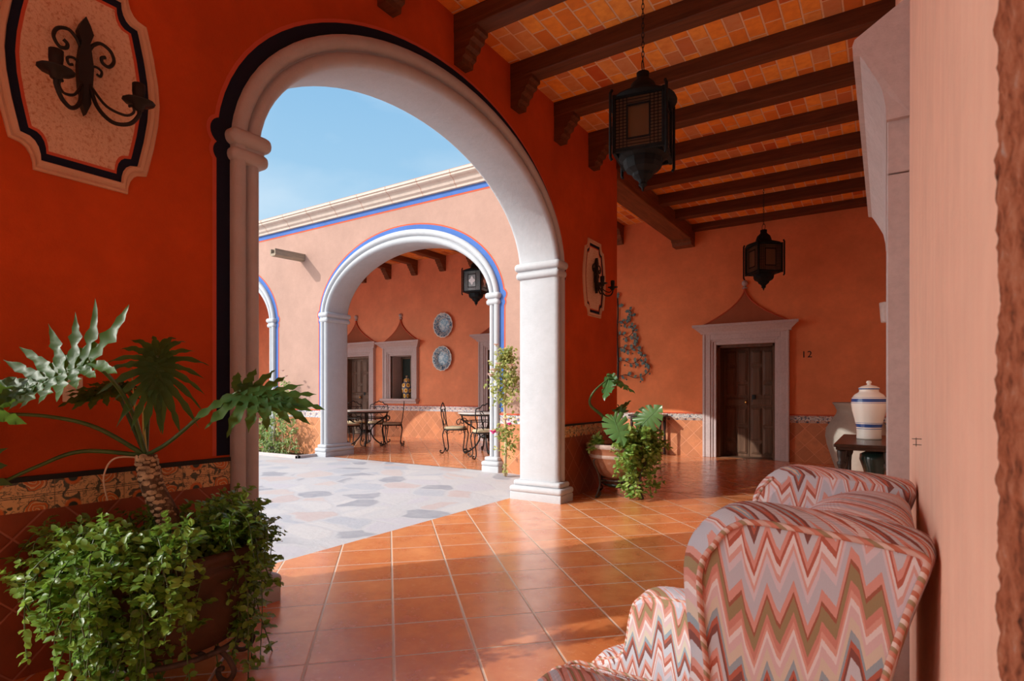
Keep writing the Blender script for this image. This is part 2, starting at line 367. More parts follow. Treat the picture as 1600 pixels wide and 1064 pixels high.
m = M('amber_glass', .35, .5); m.col((.16, .095, .045)); m.inp('Transmission Weight', .5); MAT['amber'] = m.m

# ---------------------------------------------------------------- mesh helper
class G:
    def __init__(s): s.v = []; s.f = []; s.sm = []; s.mi = []; s.tone = []
    def add(s, vs, fs, smooth=False, mi=0, tone=.5):
        b = len(s.v); s.v += [tuple(x) for x in vs]; s.tone += [tone]*len(vs)
        for f in fs: s.f.append(tuple(i+b for i in f)); s.sm.append(smooth); s.mi.append(mi)
    def box(s, x0, y0, z0, x1, y1, z1, mi=0):
        vs = [(x, y, z) for z in (z0, z1) for y in (y0, y1) for x in (x0, x1)]
        s.add(vs, [(0, 2, 3, 1), (4, 5, 7, 6), (0, 1, 5, 4), (2, 6, 7, 3), (0, 4, 6, 2), (1, 3, 7, 5)], False, mi)
    def rbox(s, x0, y0, z0, x1, y1, z1, r=.02, seg=3, smooth=True):
        bm = bmesh.new()
        bmesh.ops.create_cube(bm, size=1, matrix=Matrix.Translation(((x0+x1)/2, (y0+y1)/2, (z0+z1)/2)) @ Matrix.Diagonal((x1-x0, y1-y0, z1-z0, 1)))
        bmesh.ops.bevel(bm, geom=bm.edges[:], offset=min(r, .49*min(abs(x1-x0), abs(y1-y0), abs(z1-z0))), segments=seg, profile=.5, affect='EDGES')
        bm.verts.index_update()
        s.add([v.co for v in bm.verts], [tuple(v.index for v in f.verts) for f in bm.faces], smooth); bm.free()
    def tube(s, pts, r, seg=8, cap=True, tone=.5):
        pts = [Vector(p) for p in pts]; n = len(pts)
        rs = r if isinstance(r, (list, tuple)) else [r]*n
        up = None; vs = []
        for i, p in enumerate(pts):
            d = (pts[min(i+1, n-1)]-pts[max(i-1, 0)])
            d = d.normalized() if d.length > 1e-9 else Vector((0, 0, 1))
            if up is None:
                up = Vector((0, 0, 1)) if abs(d.z) < .9 else Vector((1, 0, 0))
            a = up - d*up.dot(d)
            if a.length < 1e-6: a = d.orthogonal()
            a.normalize(); b = d.cross(a); up = a
            for k in range(seg):
                t = 2*PI*k/seg; vs.append(p + (a*math.cos(t)+b*math.sin(t))*rs[i])
        fs = [(i*seg+k, i*seg+(k+1) % seg, (i+1)*seg+(k+1) % seg, (i+1)*seg+k) for i in range(n-1) for k in range(seg)]
        if cap: fs += [tuple(range(seg-1, -1, -1)), tuple((n-1)*seg+k for k in range(seg))]
        s.add(vs, fs, True, 0, tone)
    def lathe(s, prof, seg=32, o=(0, 0, 0), ph=0, smooth=True, wob=None):
        vs = []
        for j, (r, z) in enumerate(prof):
            for k in range(seg):
                t = 2*PI*k/seg+ph; rr = r*(wob(t, z) if wob else 1)
                vs.append((o[0]+rr*math.cos(t), o[1]+rr*math.sin(t), o[2]+z))
        n = len(prof)
        fs = [(j*seg+k, j*seg+(k+1) % seg, (j+1)*seg+(k+1) % seg, (j+1)*seg+k) for j in range(n-1) for k in range(seg)]
        fs += [tuple(range(seg-1, -1, -1)), tuple((n-1)*seg+k for k in range(seg))]
        s.add(vs, fs, smooth)
    def prism(s, poly, w0, w1, fn, smooth=False):
        n = len(poly)
        vs = [fn(u, v, w0) for u, v in poly]+[fn(u, v, w1) for u, v in poly]
        s.add(vs, [tuple(range(n-1, -1, -1)), tuple(range(n, 2*n))]+[(i, (i+1) % n, n+(i+1) % n, n+i) for i in range(n)], smooth)
    def ball(s, c, r, sx=1, sy=1, sz=1, seg=12, rings=8):
        vs = []; c = Vector(c)
        for i in range(rings+1):
            a = PI*i/rings
            for k in range(seg):
                t = 2*PI*k/seg; vs.append(c+Vector((r*sx*math.sin(a)*math.cos(t), r*sy*math.sin(a)*math.sin(t), r*sz*math.cos(a))))
        s.add(vs, [(i*seg+k, (i+1)*seg+k, (i+1)*seg+(k+1) % seg, i*seg+(k+1) % seg) for i in range(rings) for k in range(seg)], True)
    def build(s, name, mat, parent=None, fix=True, loc=None):
        me = bpy.data.meshes.new(name); me.from_pydata(s.v, [], s.f)
        mats = mat if isinstance(mat, (list, tuple)) else [mat]
        for q in mats: me.materials.append(MAT[q])
        me.polygons.foreach_set('use_smooth', s.sm); me.polygons.foreach_set('material_index', s.mi)
        if len(set(s.tone)) > 1:
            a = me.attributes.new('tone', 'FLOAT', 'POINT'); a.data.foreach_set('value', s.tone)
        if fix:
            bm = bmesh.new(); bm.from_mesh(me); bmesh.ops.recalc_face_normals(bm, faces=bm.faces[:]); bm.to_mesh(me); bm.free()
        me.update()
        o = bpy.data.objects.new(name, me); COL.objects.link(o)
        if parent: o.parent = parent
        if loc: o.location = loc
        return o

def tag(o, label, cat, group=None):
    o['label'] = label; o['category'] = cat
    if group: o['group'] = group
    return o
def thing(name, label, cat, loc=(0, 0, 0), rz=0, group=None):
    o = bpy.data.objects.new(name, None); COL.objects.link(o); o.empty_display_size = .1
    o.location = loc; o.rotation_euler = (0, 0, rz); return tag(o, label, cat, group)
def struct(o): o['kind'] = 'structure'; return o
def snode(name, loc=(0, 0, 0)):
    o = bpy.data.objects.new(name, None); COL.objects.link(o); o.location = loc; o['kind'] = 'structure'; return o
def dup(root, loc, rz=0, label=None, sc_=None):
    r = root.copy(); COL.objects.link(r); r.location = loc; r.rotation_euler = (0, 0, rz)
    if label: r['label'] = label
    if sc_: r.scale = sc_
    for ch in list(root.children):
        c = ch.copy(); COL.objects.link(c); c.parent = r
        for g in list(ch.children):
            d = g.copy(); COL.objects.link(d); d.parent = c
    return r
def spiral(c, r0, r1, a0, a1, n=18):
    """points of a flat scroll in (u, v)"""
    return [(c[0]+(r0+(r1-r0)*i/n)*math.cos(a0+(a1-a0)*i/n), c[1]+(r0+(r1-r0)*i/n)*math.sin(a0+(a1-a0)*i/n)) for i in range(n+1)]
def smooth_pts(p, n=6, closed=False):
    p = [Vector(q) for q in p]; out = []; N = len(p)
    for i in range(N if closed else N-1):
        a, b, c, d = (p[(i-1) % N], p[i], p[(i+1) % N], p[(i+2) % N]) if closed else (p[max(i-1, 0)], p[i], p[i+1], p[min(i+2, N-1)])
        for k in range(n):
            t = k/n
            out.append(.5*((2*b)+(c-a)*t+(2*a-5*b+4*c-d)*t*t+(3*b-a-3*c+d)*t**3))
    if not closed: out.append(p[-1])
    return out
def fz(x, y):
    """courtyard and far arcade lie a few centimetres higher"""
    def ss(t): t = max(0, min(1, t)); return t*t*(3-2*t)
    return .06*ss((-3.6-x)/1.0)*ss((y-3.5)/3)

# ---------------------------------------------------------------- setting
A, B, SP = 1.93, 1.27, 2.53           # outer half span, rise and spring line of every arch
FR = .17                               # width of the white moulding
WT = .41                               # wall thickness
W1X, W2Y, W3Y, RX = -3.02, 6.84, 11.05, .068
TOP = 4.60
f1 = lambda s, d, z: (W1X-d, s, z)
f2 = lambda s, d, z: (s, W2Y+d, z)
C1 = [3.74, -1.49, -6.72]
C2 = [-6.57, -11.78, -17.0]

def arcade(name, fn, s0, s1, centres, mats):
    g = G(); ai, bi = A-FR+.01, B-FR*1.24+.01; N = 40
    def quad(p, mi): g.add(p, [(0, 1, 2, 3)], False, mi)
    cs = sorted(centres); cur = s0
    for c in cs+[None]:
        e = s1 if c is None else c-ai
        for d, mi in ((0, 0), (WT, 1)): quad([fn(cur, d, -.02), fn(e, d, -.02), fn(e, d, TOP), fn(cur, d, TOP)], mi)
        if c is None: break
        pts = [(c-ai, -.02)]+[(c-ai*math.cos(PI*i/N), SP+bi*math.sin(PI*i/N)) for i in range(N+1)]+[(c+ai, -.02)]
        for (sa, za), (sb, zb) in zip(pts, pts[1:]):
            quad([fn(sa, 0, za), fn(sb, 0, zb), fn(sb, WT, zb), fn(sa, WT, za)], 2)
            if abs(sa-sb) > 1e-6:
                for d, mi in ((0, 0), (WT, 1)): quad([fn(sa, d, za), fn(sb, d, zb), fn(sb, d, TOP), fn(sa, d, TOP)], mi)
        cur = c+ai
    for s in (s0, s1): quad([fn(s, 0, 0), fn(s, WT, 0), fn(s, WT, TOP), fn(s, 0, TOP)], 0)
    quad([fn(s0, 0, TOP), fn(s1, 0, TOP), fn(s1, WT, TOP), fn(s0, WT, TOP)], 1)
    bm = g
    return struct(bm.build(name, mats, None, False))
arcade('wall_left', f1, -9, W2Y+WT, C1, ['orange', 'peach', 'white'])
arcade('wall_courtyard', f2, -19, W1X-WT, C2, ['peach', 'orange_back', 'white'])

PROF = [(0, 0), (0, .034), (.012, .050), (.035, .060), (.058, .056), (.074, .038), (.080, .014), (.088, .012), (.094, .030), (.110, .046), (.130, .048), (.150, .038), (.163, .02), (.17, 0)]
def path(c, off, n=44):
    """curve at distance off inside the outer edge; negative off lies outside it"""
    a = A-off; b = B-off*(1.24 if off > 0 else 1.05)
    return [(c-a, None)]+[(c-a*math.cos(PI*i/n), SP+b*math.sin(PI*i/n)) for i in range(n+1)]+[(c+a, None)]
def strip(g, fn, c, o0, o1, depth, zlow):
    pa, pb = path(c, o0), path(c, o1); vs = []
    for (sa, za), (sb, zb) in zip(pa, pb):
        vs += [fn(sa, depth, zlow if za is None else za), fn(sb, depth, zlow if zb is None else zb)]
    g.add(vs, [(2*i, 2*i+1, 2*i+3, 2*i+2) for i in range(len(pa)-1)], False)
NT = [0]
def arch_trim(fn, c, zfloor, faces, dark=False):
    NT[0] += 1
    g = G(); full = [(d, -p) for d, p in PROF]+[(d, WT+p) for d, p in reversed(PROF)]
    cols = [path(c, d) for d, _ in full]; L = len(full); n = len(cols[0]); vs = []
    for i in range(n):
        for j, (d, dep) in enumerate(full):
            s, z = cols[j][i]; vs.append(fn(s, dep, zfloor-.02 if z is None else z))
    g.add(vs, [(i*L+j, i*L+j+1, (i+1)*L+j+1, (i+1)*L+j) for i in range(n-1) for j in range(L-1)], True)
    root = struct(g.build('trim_%d' % NT[0], 'white', None, True))
    root.data.set_sharp_from_angle(angle=.7)
    for sg in (-1, 1):
        def bx(g, o, i, z0, z1, pr, r):
            sa, sb = sorted((c+sg*(A+o), c+sg*(A-FR-i)))
            p, q = fn(sa, -pr, z0), fn(sb, WT+pr, z1)
            g.rbox(min(p[0], q[0]), min(p[1], q[1]), min(p[2], q[2]), max(p[0], q[0]), max(p[1], q[1]), max(p[2], q[2]), r, 4)
        g = G(); bx(g, .03, .05, 2.545, 2.635, .085, .042); bx(g, .018, .036, 2.455, 2.535, .07, .036); bx(g, -.005, .012, 2.52, 2.56, .05, .01)
        g.build('capital', 'white', root)
        g = G(); bx(g, .055, .07, zfloor-.02, zfloor+.085, .12, .012); bx(g, .065, .08, zfloor+.08, zfloor+.155, .13, .035); bx(g, .03, .045, zfloor+.15, zfloor+.215, .095, .03)
        g.build('column_base', 'white', root)
    for side, zl in faces:
        dep = -.002 if side == 0 else WT+.002
        d2 = dep*1.6 if side == 0 else WT+.0035
        g = G(); strip(g, fn, c, -.075, .004, d2, zl)
        for sg in (-1, 1):
            for zz, rr in ((2.60, .075), (2.49, .06)):
                cs = c+sg*(A+.035); de = d2*(1.3 if zz > 2.55 else 1.6) if side == 0 else d2+(.001 if zz > 2.55 else .002); vs = [fn(cs, de, zz)]+[fn(cs+rr*math.cos(2*PI*k/24), de, zz+rr*math.sin(2*PI*k/24)) for k in range(24)]
                g.add(vs, [(0, k+1, (k+1) % 24+1) for k in range(24)])
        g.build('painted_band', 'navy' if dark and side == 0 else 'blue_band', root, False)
        g = G(); strip(g, fn, c, -.097, -.07, dep, zl)
        for sg in (-1, 1):
            for zz, rr in ((2.60, .095), (2.49, .08)):
                cs = c+sg*(A+.035); de = dep*(1.15 if zz > 2.55 else 1.3) if side == 0 else dep+(.0004 if zz > 2.55 else .0008); vs = [fn(cs, de, zz)]+[fn(cs+rr*math.cos(2*PI*k/24), de, zz+rr*math.sin(2*PI*k/24)) for k in range(24)]
                g.add(vs, [(0, k+1, (k+1) % 24+1) for k in range(24)])
        g.build('red_outline', 'red_line', root, False)
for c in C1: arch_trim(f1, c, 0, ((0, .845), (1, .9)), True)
for c in C2: arch_trim(f2, c, .06, ((0, .92),))

# back wall with openings
def slab(name, s0, s1, z0, z1, holes, y, thick, mat):
    g = G(); xs = sorted({s0, s1} | {h[0] for h in holes} | {h[1] for h in holes})
    for a, b in zip(xs, xs[1:]):
        hs = [h for h in holes if h[0] <= a+1e-6 and h[1] >= b-1e-6]
        if not hs: g.box(a, y, z0, b, y+thick, z1); continue
        h = hs[0]
        if h[2] > z0: g.box(a, y, z0, b, y+thick, h[2])
        g.box(a, y, h[3], b, y+thick, z1)
    return struct(g.build(name, mat, None, False))
D12 = (-2.13, .5, 0, 2.08); DL = (-12.28, .5, .06, 2.2); DR = (-7.32, .5, .06, 2.2); WN = (-10.6, .37, 1.05, 2.17)
H4 = [(d[0]-d[1], d[0]+d[1], d[2]-.05 if d is not WN else d[2], d[3]) for d in (D12, DL, DR, WN)]
slab('wall_arcade', -19, -4.72, -.02, 4.75, H4[1:], W3Y, .42, 'orange_back_lit')  # same wall as wall_back, in the tone with arcade light painted in
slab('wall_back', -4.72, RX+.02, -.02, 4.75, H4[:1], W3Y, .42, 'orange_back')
g = G(); g.box(RX, -9, -.02, RX+.3, 2.48, 4.6); g.box(RX, 4.28, -.02, RX+.3, W3Y+.4, 4.6); g.box(RX, 2.48, 2.08, RX+.3, 4.28, 4.6)
struct(g.build('wall_right', 'pink_wall', None, False))
g = G(); g.box(W1X-.4, -9.2, -.02, RX+.3, -9, 4.6); struct(g.build('wall_near', 'orange_back', None, False))
g = G(); g.box(-19.2, W2Y, -.02, -19, W3Y+.4, 4.7); struct(g.build('wall_far', 'orange_back', None, False))

# floors
def grid(name, x0, x1, y0, y1, nx, ny, mat, dz=0):
    g = G(); vs = [(x0+(x1-x0)*i/nx, y0+(y1-y0)*j/ny, 0) for j in range(ny+1) for i in range(nx+1)]
    vs = [(x, y, fz(x, y)+dz) for x, y, _ in vs]
    g.add(vs, [(j*(nx+1)+i, j*(nx+1)+i+1, (j+1)*(nx+1)+i+1, (j+1)*(nx+1)+i) for j in range(ny) for i in range(nx)], True)
    return struct(g.build(name, mat, None, False))
grid('floor', -3.56, RX+.3, -9.2, W2Y, 20, 60, 'floor')
grid('floor', -19.2, RX+.3, W2Y-.02, W3Y+.45, 80, 12, 'floor')
grid('ground', -30, -3.56, -22, W2Y, 90, 90, 'pavers')

# ceilings
g = G(); g.box(-3.40, -9.2, 4.34, RX+.3, W3Y+.3, 4.62); struct(g.build('ceiling', 'bricks', None, False))
g = G(); g.box(-19.2, W2Y+WT-.06, 4.59, -3.36, W3Y+.4, 4.74); struct(g.build('ceiling', 'bricks', None, False))

# cornice and painted line along the courtyard walls
PC = [(0, 4.27), (.05, 4.27), (.055, 4.30), (.09, 4.325), (.11, 4.37), (.13, 4.385), (.17, 4.40), (.19, 4.415), (.19, 4.445), (.21, 4.45), (.21, 4.485), (0, 4.50)]
g = G(); g.prism(PC, -19, W1X-WT, lambda u, v, w: (w, W2Y-u, v)); c_ = struct(g.build('trim_20', 'cornice_stone'))
g = G(); g.box(-19, W2Y-.006, 4.19, W1X-WT, W2Y+.01, 4.272); g.build('painted_band', 'blue_band', c_)
g = G(); g.box(-19, W2Y-.003, 4.165, W1X-WT, W2Y+.01, 4.195); g.build('red_outline', 'red_line', c_)
g = G()
for i in range(24):
    x = -18.6+i*.66; g.prism([(u+.001, v-.0005) for u, v in PC[1:-1]]+[(.0, 4.49)], x, x+.006, lambda u, v, w: (w, W2Y-u*1.003, v))
g.build('joint', 'rough_stone', c_)
g = G(); g.prism(PC, -9, W2Y-.2, lambda u, v, w: (W1X-WT-u, w, v)); struct(g.build('trim_21', 'cornice_stone'))

# dado: tile panel, painted border, dark cap
def dado(name, fn, spans, z, mats, dep=.014):
    g = G(); h = G(); k = G()
    for a, b in spans:
        def bb(gg, d, z0, z1):
            p, q = fn(a, 0, z0), fn(b, -d, z1)
            gg.box(min(p[0], q[0]), min(p[1], q[1]), z0, max(p[0], q[0]), max(p[1], q[1]), z1)
        bb(g, dep-.002, -.02, z-.125); bb(h, dep, z-.125, z); bb(k, dep+.006, z, z+.022)
    r = struct(g.build(name, mats[0], None, False)); h.build('tile_border', mats[1], r, False); k.build('cap_strip', mats[2], r, False); return r
e1 = A+.005
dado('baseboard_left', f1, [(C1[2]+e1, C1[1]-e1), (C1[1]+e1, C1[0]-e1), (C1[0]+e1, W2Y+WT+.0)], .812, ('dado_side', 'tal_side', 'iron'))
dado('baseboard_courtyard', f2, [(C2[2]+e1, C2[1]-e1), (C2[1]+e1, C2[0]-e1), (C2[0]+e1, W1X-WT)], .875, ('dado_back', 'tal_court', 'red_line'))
f3 = lambda s, d, z: (s, W3Y+d, z)
DW = .735
dado('baseboard_back', f3, [(-4.72, D12[0]-DW), (D12[0]+DW, RX)], .80, ('dado_back', 'tal_back', 'red_line'))
dado('baseboard_arcade', f3, [(-18, DL[0]-DW), (DL[0]+DW, DR[0]-DW), (DR[0]+DW, -4.72)], .865, ('dado_back', 'tal_court', 'red_line'))

# stone door surrounds with flared pediments
def surround(root, c, hw, z0, z1, sill=False, peak=1.05):
    """stone frame standing .07 proud of the back wall; local y towards the wall is positive"""
    fw = .235
    for sg in (-1, 1):
        g = G()
        for o0, o1, p in ((0, .06, .035), (.055, .10, .055), (.095, .20, .075), (.19, fw, .09)):
            xa, xb = sorted((c+sg*(hw+o0), c+sg*(hw+o1))); g.rbox(xa, -p, z0, xb, .05, z1+o1, .008, 2, False)
        g.build('jamb', 'stone', root)
    g = G()
    for o0, o1, p in ((0, .06, .035), (.055, .10, .055), (.095, .20, .075), (.19, fw, .09)):
        g.rbox(c-hw-o0, -p, z1+o0, c+hw+o0, .05, z1+o1, .008, 2, False)
    g.build('lintel', 'stone', root)
    z = z1+fw-.03; W = hw+fw+.03
    prof = [(0, z), (.10, z), (.11, z+.03), (.15, z+.07), (.19, z+.11), (.21, z+.12), (.21, z+.165), (0, z+.18)]
    g = G(); n = len(prof); vs = []
    for sg in (-1, 1):
        for u, v in prof: vs.append((c+sg*(W+max(0, u-.10)*1.2), -u, v))
    g.add(vs, [tuple(range(n-1, -1, -1)), tuple(range(n, 2*n))]+[(i, (i+1) % n, n+(i+1) % n, n+i) for i in range(n)])
    g.build('cornice', 'stone', root)
    zb = z+.165; hb = W-.02; half = [(hb*(1-t)**1.9 if t < 1 else 0, zb+(peak-.40)*t) for t in [i/14 for i in range(15)]]
    poly = [(c-x, y) for x, y in half]+[(c+x, y) for x, y in reversed(half[:-1])]
    g = G(); g.prism(poly, .02, -.035, lambda u, v, w_: (u, w_, v)); g.build('pediment', 'brown_plaster', root)
    g = G(); g.tube([(x, -.036, y) for x, y in poly], .011, 6); g.build('pediment_edge', 'red_line', root)
    g = G(); g.lathe([(.0, 0), (.045, .0), (.05, .015), (.025, .03), (.02, .05)], 16, (c, -.02, half[-1][1]-.02)); g.ball((c, -.02, half[-1][1]+.075), .055); g.build('finial', 'stone', root)
    if sill:
        g = G(); g.rbox(c-hw-fw-.03, -.16, z0-.07, c+hw+fw+.03, .1, z0, .012, 2, False); g.rbox(c-hw-fw, -.10, z0-.13, c+hw+fw, .1, z0-.06, .012, 2, False); g.build('sill', 'stone', root)
def door(name, d, mat, dep=.30, thick=.42):
    c, hw, z0, z1 = d
    r = snode(name, (c, W3Y, 0))
    surround(r, 0, hw, z0, z1)
    g = G(); g.box(-hw-.02, .06, z0-.02, -hw+.05, thick, z1); g.box(hw-.05, .06, z0-.02, hw+.02, thick, z1); g.box(-hw, .06, z1-.05, hw, thick, z1+.02); g.box(-hw-.02, thick-.02, z0-.02, hw+.02, thick+.01, z1+.02); g.box(-hw, .06, z0-.03, hw, thick, z0+.004)
    g.build('door_case', mat, r)
    for sg, xa, xb in ((-1, -hw+.05, -.005), (1, .005, hw-.05)):
        y = dep; g = G(); g.box(xa, y, z0+.005, xb, y+.045, z1-.05)
        wd = xb-xa; H = z1-z0-.05
        def panel(x0, x1, a, b):
            g.rbox(x0, y-.018, z0+a, x1, y+.01, z0+b, .014, 2, False); g.rbox(x0+.022, y-.03, z0+a+.025, x1-.022, y, z0+b-.025, .010, 2, False)
        m1 = xa+wd*.5
        for i in range(2):
            x0 = xa+.03+i*(wd-.03)/2; x1 = x0+(wd-.06)/2-.015
            panel(x0, x1, .06, .27 if i == 0 else .55); panel(x0, x1, .31 if i == 0 else .59, .92)
            panel(x0, x1, 1.14, 1.36 if i == 1 else 1.68); panel(x0, x1, 1.40 if i == 1 else 1.72, H-.05)
        panel(xa+.03, xb-.03, .95, 1.10)
        lf = g.build('door_leaf', mat, r)
        if sg < 0:
            k = G(); k.lathe([(.0, 0), (.018, 0), (.012, .02), (.024, .035), (.028, .05), (.02, .064), (0, .068)], 14)
            kb = k.build('knob', 'brass', lf); kb.rotation_euler = (PI/2, 0, 0); kb.location = (xb-.05, y-.005, z0+1.02)
        else:
            k = G(); k.rbox(xa+.04, y-.022, z0+1.02, xa+.11, y-.003, z0+1.16, .012, 2); k.build('lock_plate', 'iron', lf)
    return r
door('door_1', D12, 'door_wood', .40, .52); door('door_2', DL, 'door_wood2', .22); door('door_3', DR, 'door_wood2')
r = snode('window_1', (WN[0], W3Y, 0)); surround(r, 0, WN[1], WN[2], WN[3], True, 1.0)
g = G()
for a, b, c, d in ((-WN[1]-.02, -WN[1]+.01, 1.03, 2.19), (WN[1]-.01, WN[1]+.02, 1.03, 2.19)): g.box(a, .04, c, b, .42, d)
g.box(-WN[1], .04, 2.16, WN[1], .42, 2.19); g.box(-WN[1], -.02, 1.03, WN[1], .42, 1.05); g.build('reveal', 'stone', r)
g = G()
for a, b, c, d in ((-WN[1], -WN[1]+.05, 1.05, 2.16), (WN[1]-.05, WN[1], 1.05, 2.16), (-.025, .025, 1.05, 2.16), (-WN[1], WN[1], 1.05, 1.10), (-WN[1], WN[1], 2.11, 2.16)): g.box(a, .36, c, b, .40, d)
g.build('window_frame', 'door_wood2', r)
g = G(); g.box(-WN[1], .385, 1.05, WN[1], .395, 2.16); g.build('pane', 'pane_dark', r)

# right wall: stone surround of the doorway half hidden behind the armchair
Y1, Y2 = 2.33, 4.42
r = snode('door_4', (RX, 0, 0))
PJ = RX-.0054
g = G(); g.rbox(-PJ, Y1, -.02, .02, Y1+.2, 1.92, .003, 1, False); g.build('jamb', 'stone', r)
g = G(); g.rbox(-PJ, Y2-.2, -.02, .02, Y2, 1.92, .003, 1, False); g.build('jamb', 'stone', r)
g = G(); g.rbox(-PJ, Y1, 1.925, .02, Y2, 2.14, .003, 1, False); g.build('lintel', 'stone', r)
prof = [(0.0, 2.10), (.069, 2.10), (.071, 2.15), (.082, 2.21), (.105, 2.26), (.132, 2.315), (.145, 2.335), (.165, 2.34), (.167, 2.375), (.160, 2.395), (.0, 2.50)]
g = G(); n = len(prof); vs = []
for yy, sg in ((Y1-.02, -1), (Y2+.02, 1)):
    for u, v_ in prof: vs.append((.004-u, yy+sg*max(0, u-.075)*.12, v_))
g.add(vs, [tuple(range(n-1, -1, -1)), tuple(range(n, 2*n))]+[(i, (i+1) % n, n+(i+1) % n, n+i) for i in range(n)])
g.build('cornice', 'stone', r)
for i in range(2):
    g = G(); a = Y1+.16+i*.89; g.box(.10, a, 0, .15, a+.87, 2.0)
    for zz in (.15, .72, 1.1, 1.55): g.rbox(.08, a+.10, zz, .12, a+.77, zz+.33, .012, 2, False)
    g.build('door_leaf', 'door_wood', r)
# rough stone corner beside the camera
g = G(); ny, nz_ = 40, 900; vs = []
for j in range(nz_+1):
    for i in range(ny+1):
        y = .505-.48*i/ny; z = .3+2.6*j/nz_
        d = .0030*noise.fractal(Vector((y*60, z*60, 3)), .8, 2.1, 5)
        vs.append((RX-.006+(0 if i else .03)+d, y+.004*noise.noise(Vector((z*40, 1, i))), z))
g.add(vs, [(j*(ny+1)+i, j*(ny+1)+i+1, (j+1)*(ny+1)+i+1, (j+1)*(ny+1)+i) for j in range(nz_) for i in range(ny)], True)
struct(g.build('trim_22', 'rough_stone'))

# ---------------------------------------------------------------- beams
def corbel_poly(hb, drop=.26, run=.24):
    return [(0, hb), (run, hb), (run, hb-.035), (run-.03, hb-.045), (run-.035, hb-.085), (run-.07, hb-.10), (run-.08, hb-.14), (run-.115, hb-.155), (run-.12, hb-.20), (run-.15, hb-.215), (run-.155, hb-drop), (0, hb-drop)]
ORD = ['first', 'second', 'third', 'fourth', 'fifth', 'sixth', 'seventh', 'eighth', 'ninth', 'tenth', 'eleventh']
HB = 4.185
ys = [2.90+.865*i for i in range(9)]
for i, y in enumerate(ys):
    r = thing('ceiling_beam', '%s dark wooden ceiling beam from the camera, crossing above the corridor' % ORD[i], 'beam', (W1X, y, HB), 0, 'corridor ceiling beams')
    g = G(); g.rbox(-.10, 0, 0, RX-W1X+.05, .165, .17, .008, 1, False); g.build('timber', 'beam', r)
    if y < 7:
        g = G(); g.prism(corbel_poly(0), .005, .16, lambda u, v, w_: (u-.002, w_, v)); g.build('corbel', 'beam', r)
r = thing('ceiling_beam', 'dark wooden beam lying against the back wall above the door', 'beam', (W1X, W3Y-.2, 4.24), 0, 'corridor ceiling beams')
g = G(); g.rbox(-.1, 0, 0, RX-W1X+.05, .2, .12, .008, 1, False); g.build('timber', 'beam', r)
r = thing('girder', 'thick dark girder running from the wall corner to the back wall', 'beam', (-3.21, W2Y+WT, 4.06))
g = G(); g.rbox(-.185, 0, 0, .185, W3Y-W2Y-WT+.05, .26, .01, 1, False); g.build('timber', 'beam_y', r)
g = G(); L_ = W3Y-W2Y-WT; g.prism([(L_+.02, 0), (L_-.30, 0), (L_-.30, -.03), (L_-.25, -.045), (L_-.22, -.10), (L_+.02, -.10)], -.18, .18, lambda u, v, w_: (w_, u, v)); g.build('corbel', 'beam_y', r)
xs = [-4.45-.93*i for i in range(10)]
for i, x in enumerate(xs):
    if i in (1, 2, 3): continue
    lab = 'short dark beam end on its corbel left of the girder, by the wall corner' if i == 0 else '%s dark beam from the right seen through the far arch' % ORD[i-4]
    r = thing('ceiling_beam', lab, 'beam', (x, W2Y+WT, 4.46), 0, 'beams of the far arcade')
    g = G(); g.rbox(-.165, -.02, 0, 0, W3Y-W2Y-WT+.05, .17, .008, 1, False); g.build('timber', 'beam_y', r)
    g = G(); g.prism(corbel_poly(0, .25), -.16, -.005, lambda u, v, w_: (w_, L_+.01-u, v)); g.build('corbel', 'beam_y', r)

# ---------------------------------------------------------------- wall medallions and sconces
def medallion(y, label):
    r = thing('wall_medallion', label, 'wall plaque', (W1X, y, 2.595), 0, 'painted plaster medallions')
    half = [(0, -.47), (.18, -.47), (.182, -.44), (.19, -.41), (.205, -.385), (.225, -.37), (.262, -.362), (.268, -.34), (.295, -.22), (.315, -.1), (.322, 0)]
    pts = half+[(a, -b) for a, b in reversed(half[:-1])]; pts = pts[:-1]+[(0, .47)]
    poly = pts+[(-a, b) for a, b in reversed(pts[1:-1])]
    def inset(d): return [(a*(1-d/.322), b*(1-d/.47)) for a, b in poly]
    def ring(name, d0, d1, mat, prof):
        g = G(); vs = []; n = len(poly); k = len(prof)
        for t, h in prof:
            vs += [(h, a, b) for a, b in inset(d0+(d1-d0)*t)]
        g.add(vs, [(j*n+i, j*n+(i+1) % n, (j+1)*n+(i+1) % n, (j+1)*n+i) for j in range(k-1) for i in range(n)], False); g.build(name, mat, r, False)
    ring('plaster_frame', 0, .048, 'stone_frame', [(0, 0), (0, .012), (.15, .02), (.4, .012), (.55, .022), (.85, .022), (1, .008), (1, 0)])
    ring('painted_band', .046, .082, 'navy', [(0, .006), (1, .006)])
    ring('red_outline', .081, .096, 'red_line', [(0, .005), (1, .005)])
    g = G(); p = inset(.095); g.add([(.004, 0, 0)]+[(.004, a, b) for a, b in p], [(0, i+1, (i+1) % len(p)+1) for i in range(len(p))]); g.build('stone_field', 'speckle', r, False)
    return r
MAT['stone_frame'] = plaster('plaster_frame', (.62, .41, .28), .05)
medallion(1.12, 'large cream plaster medallion at upper left with a three-scroll iron sconce')
medallion(6.52, 'narrow-looking plaster medallion on the wall right of the white arch column')

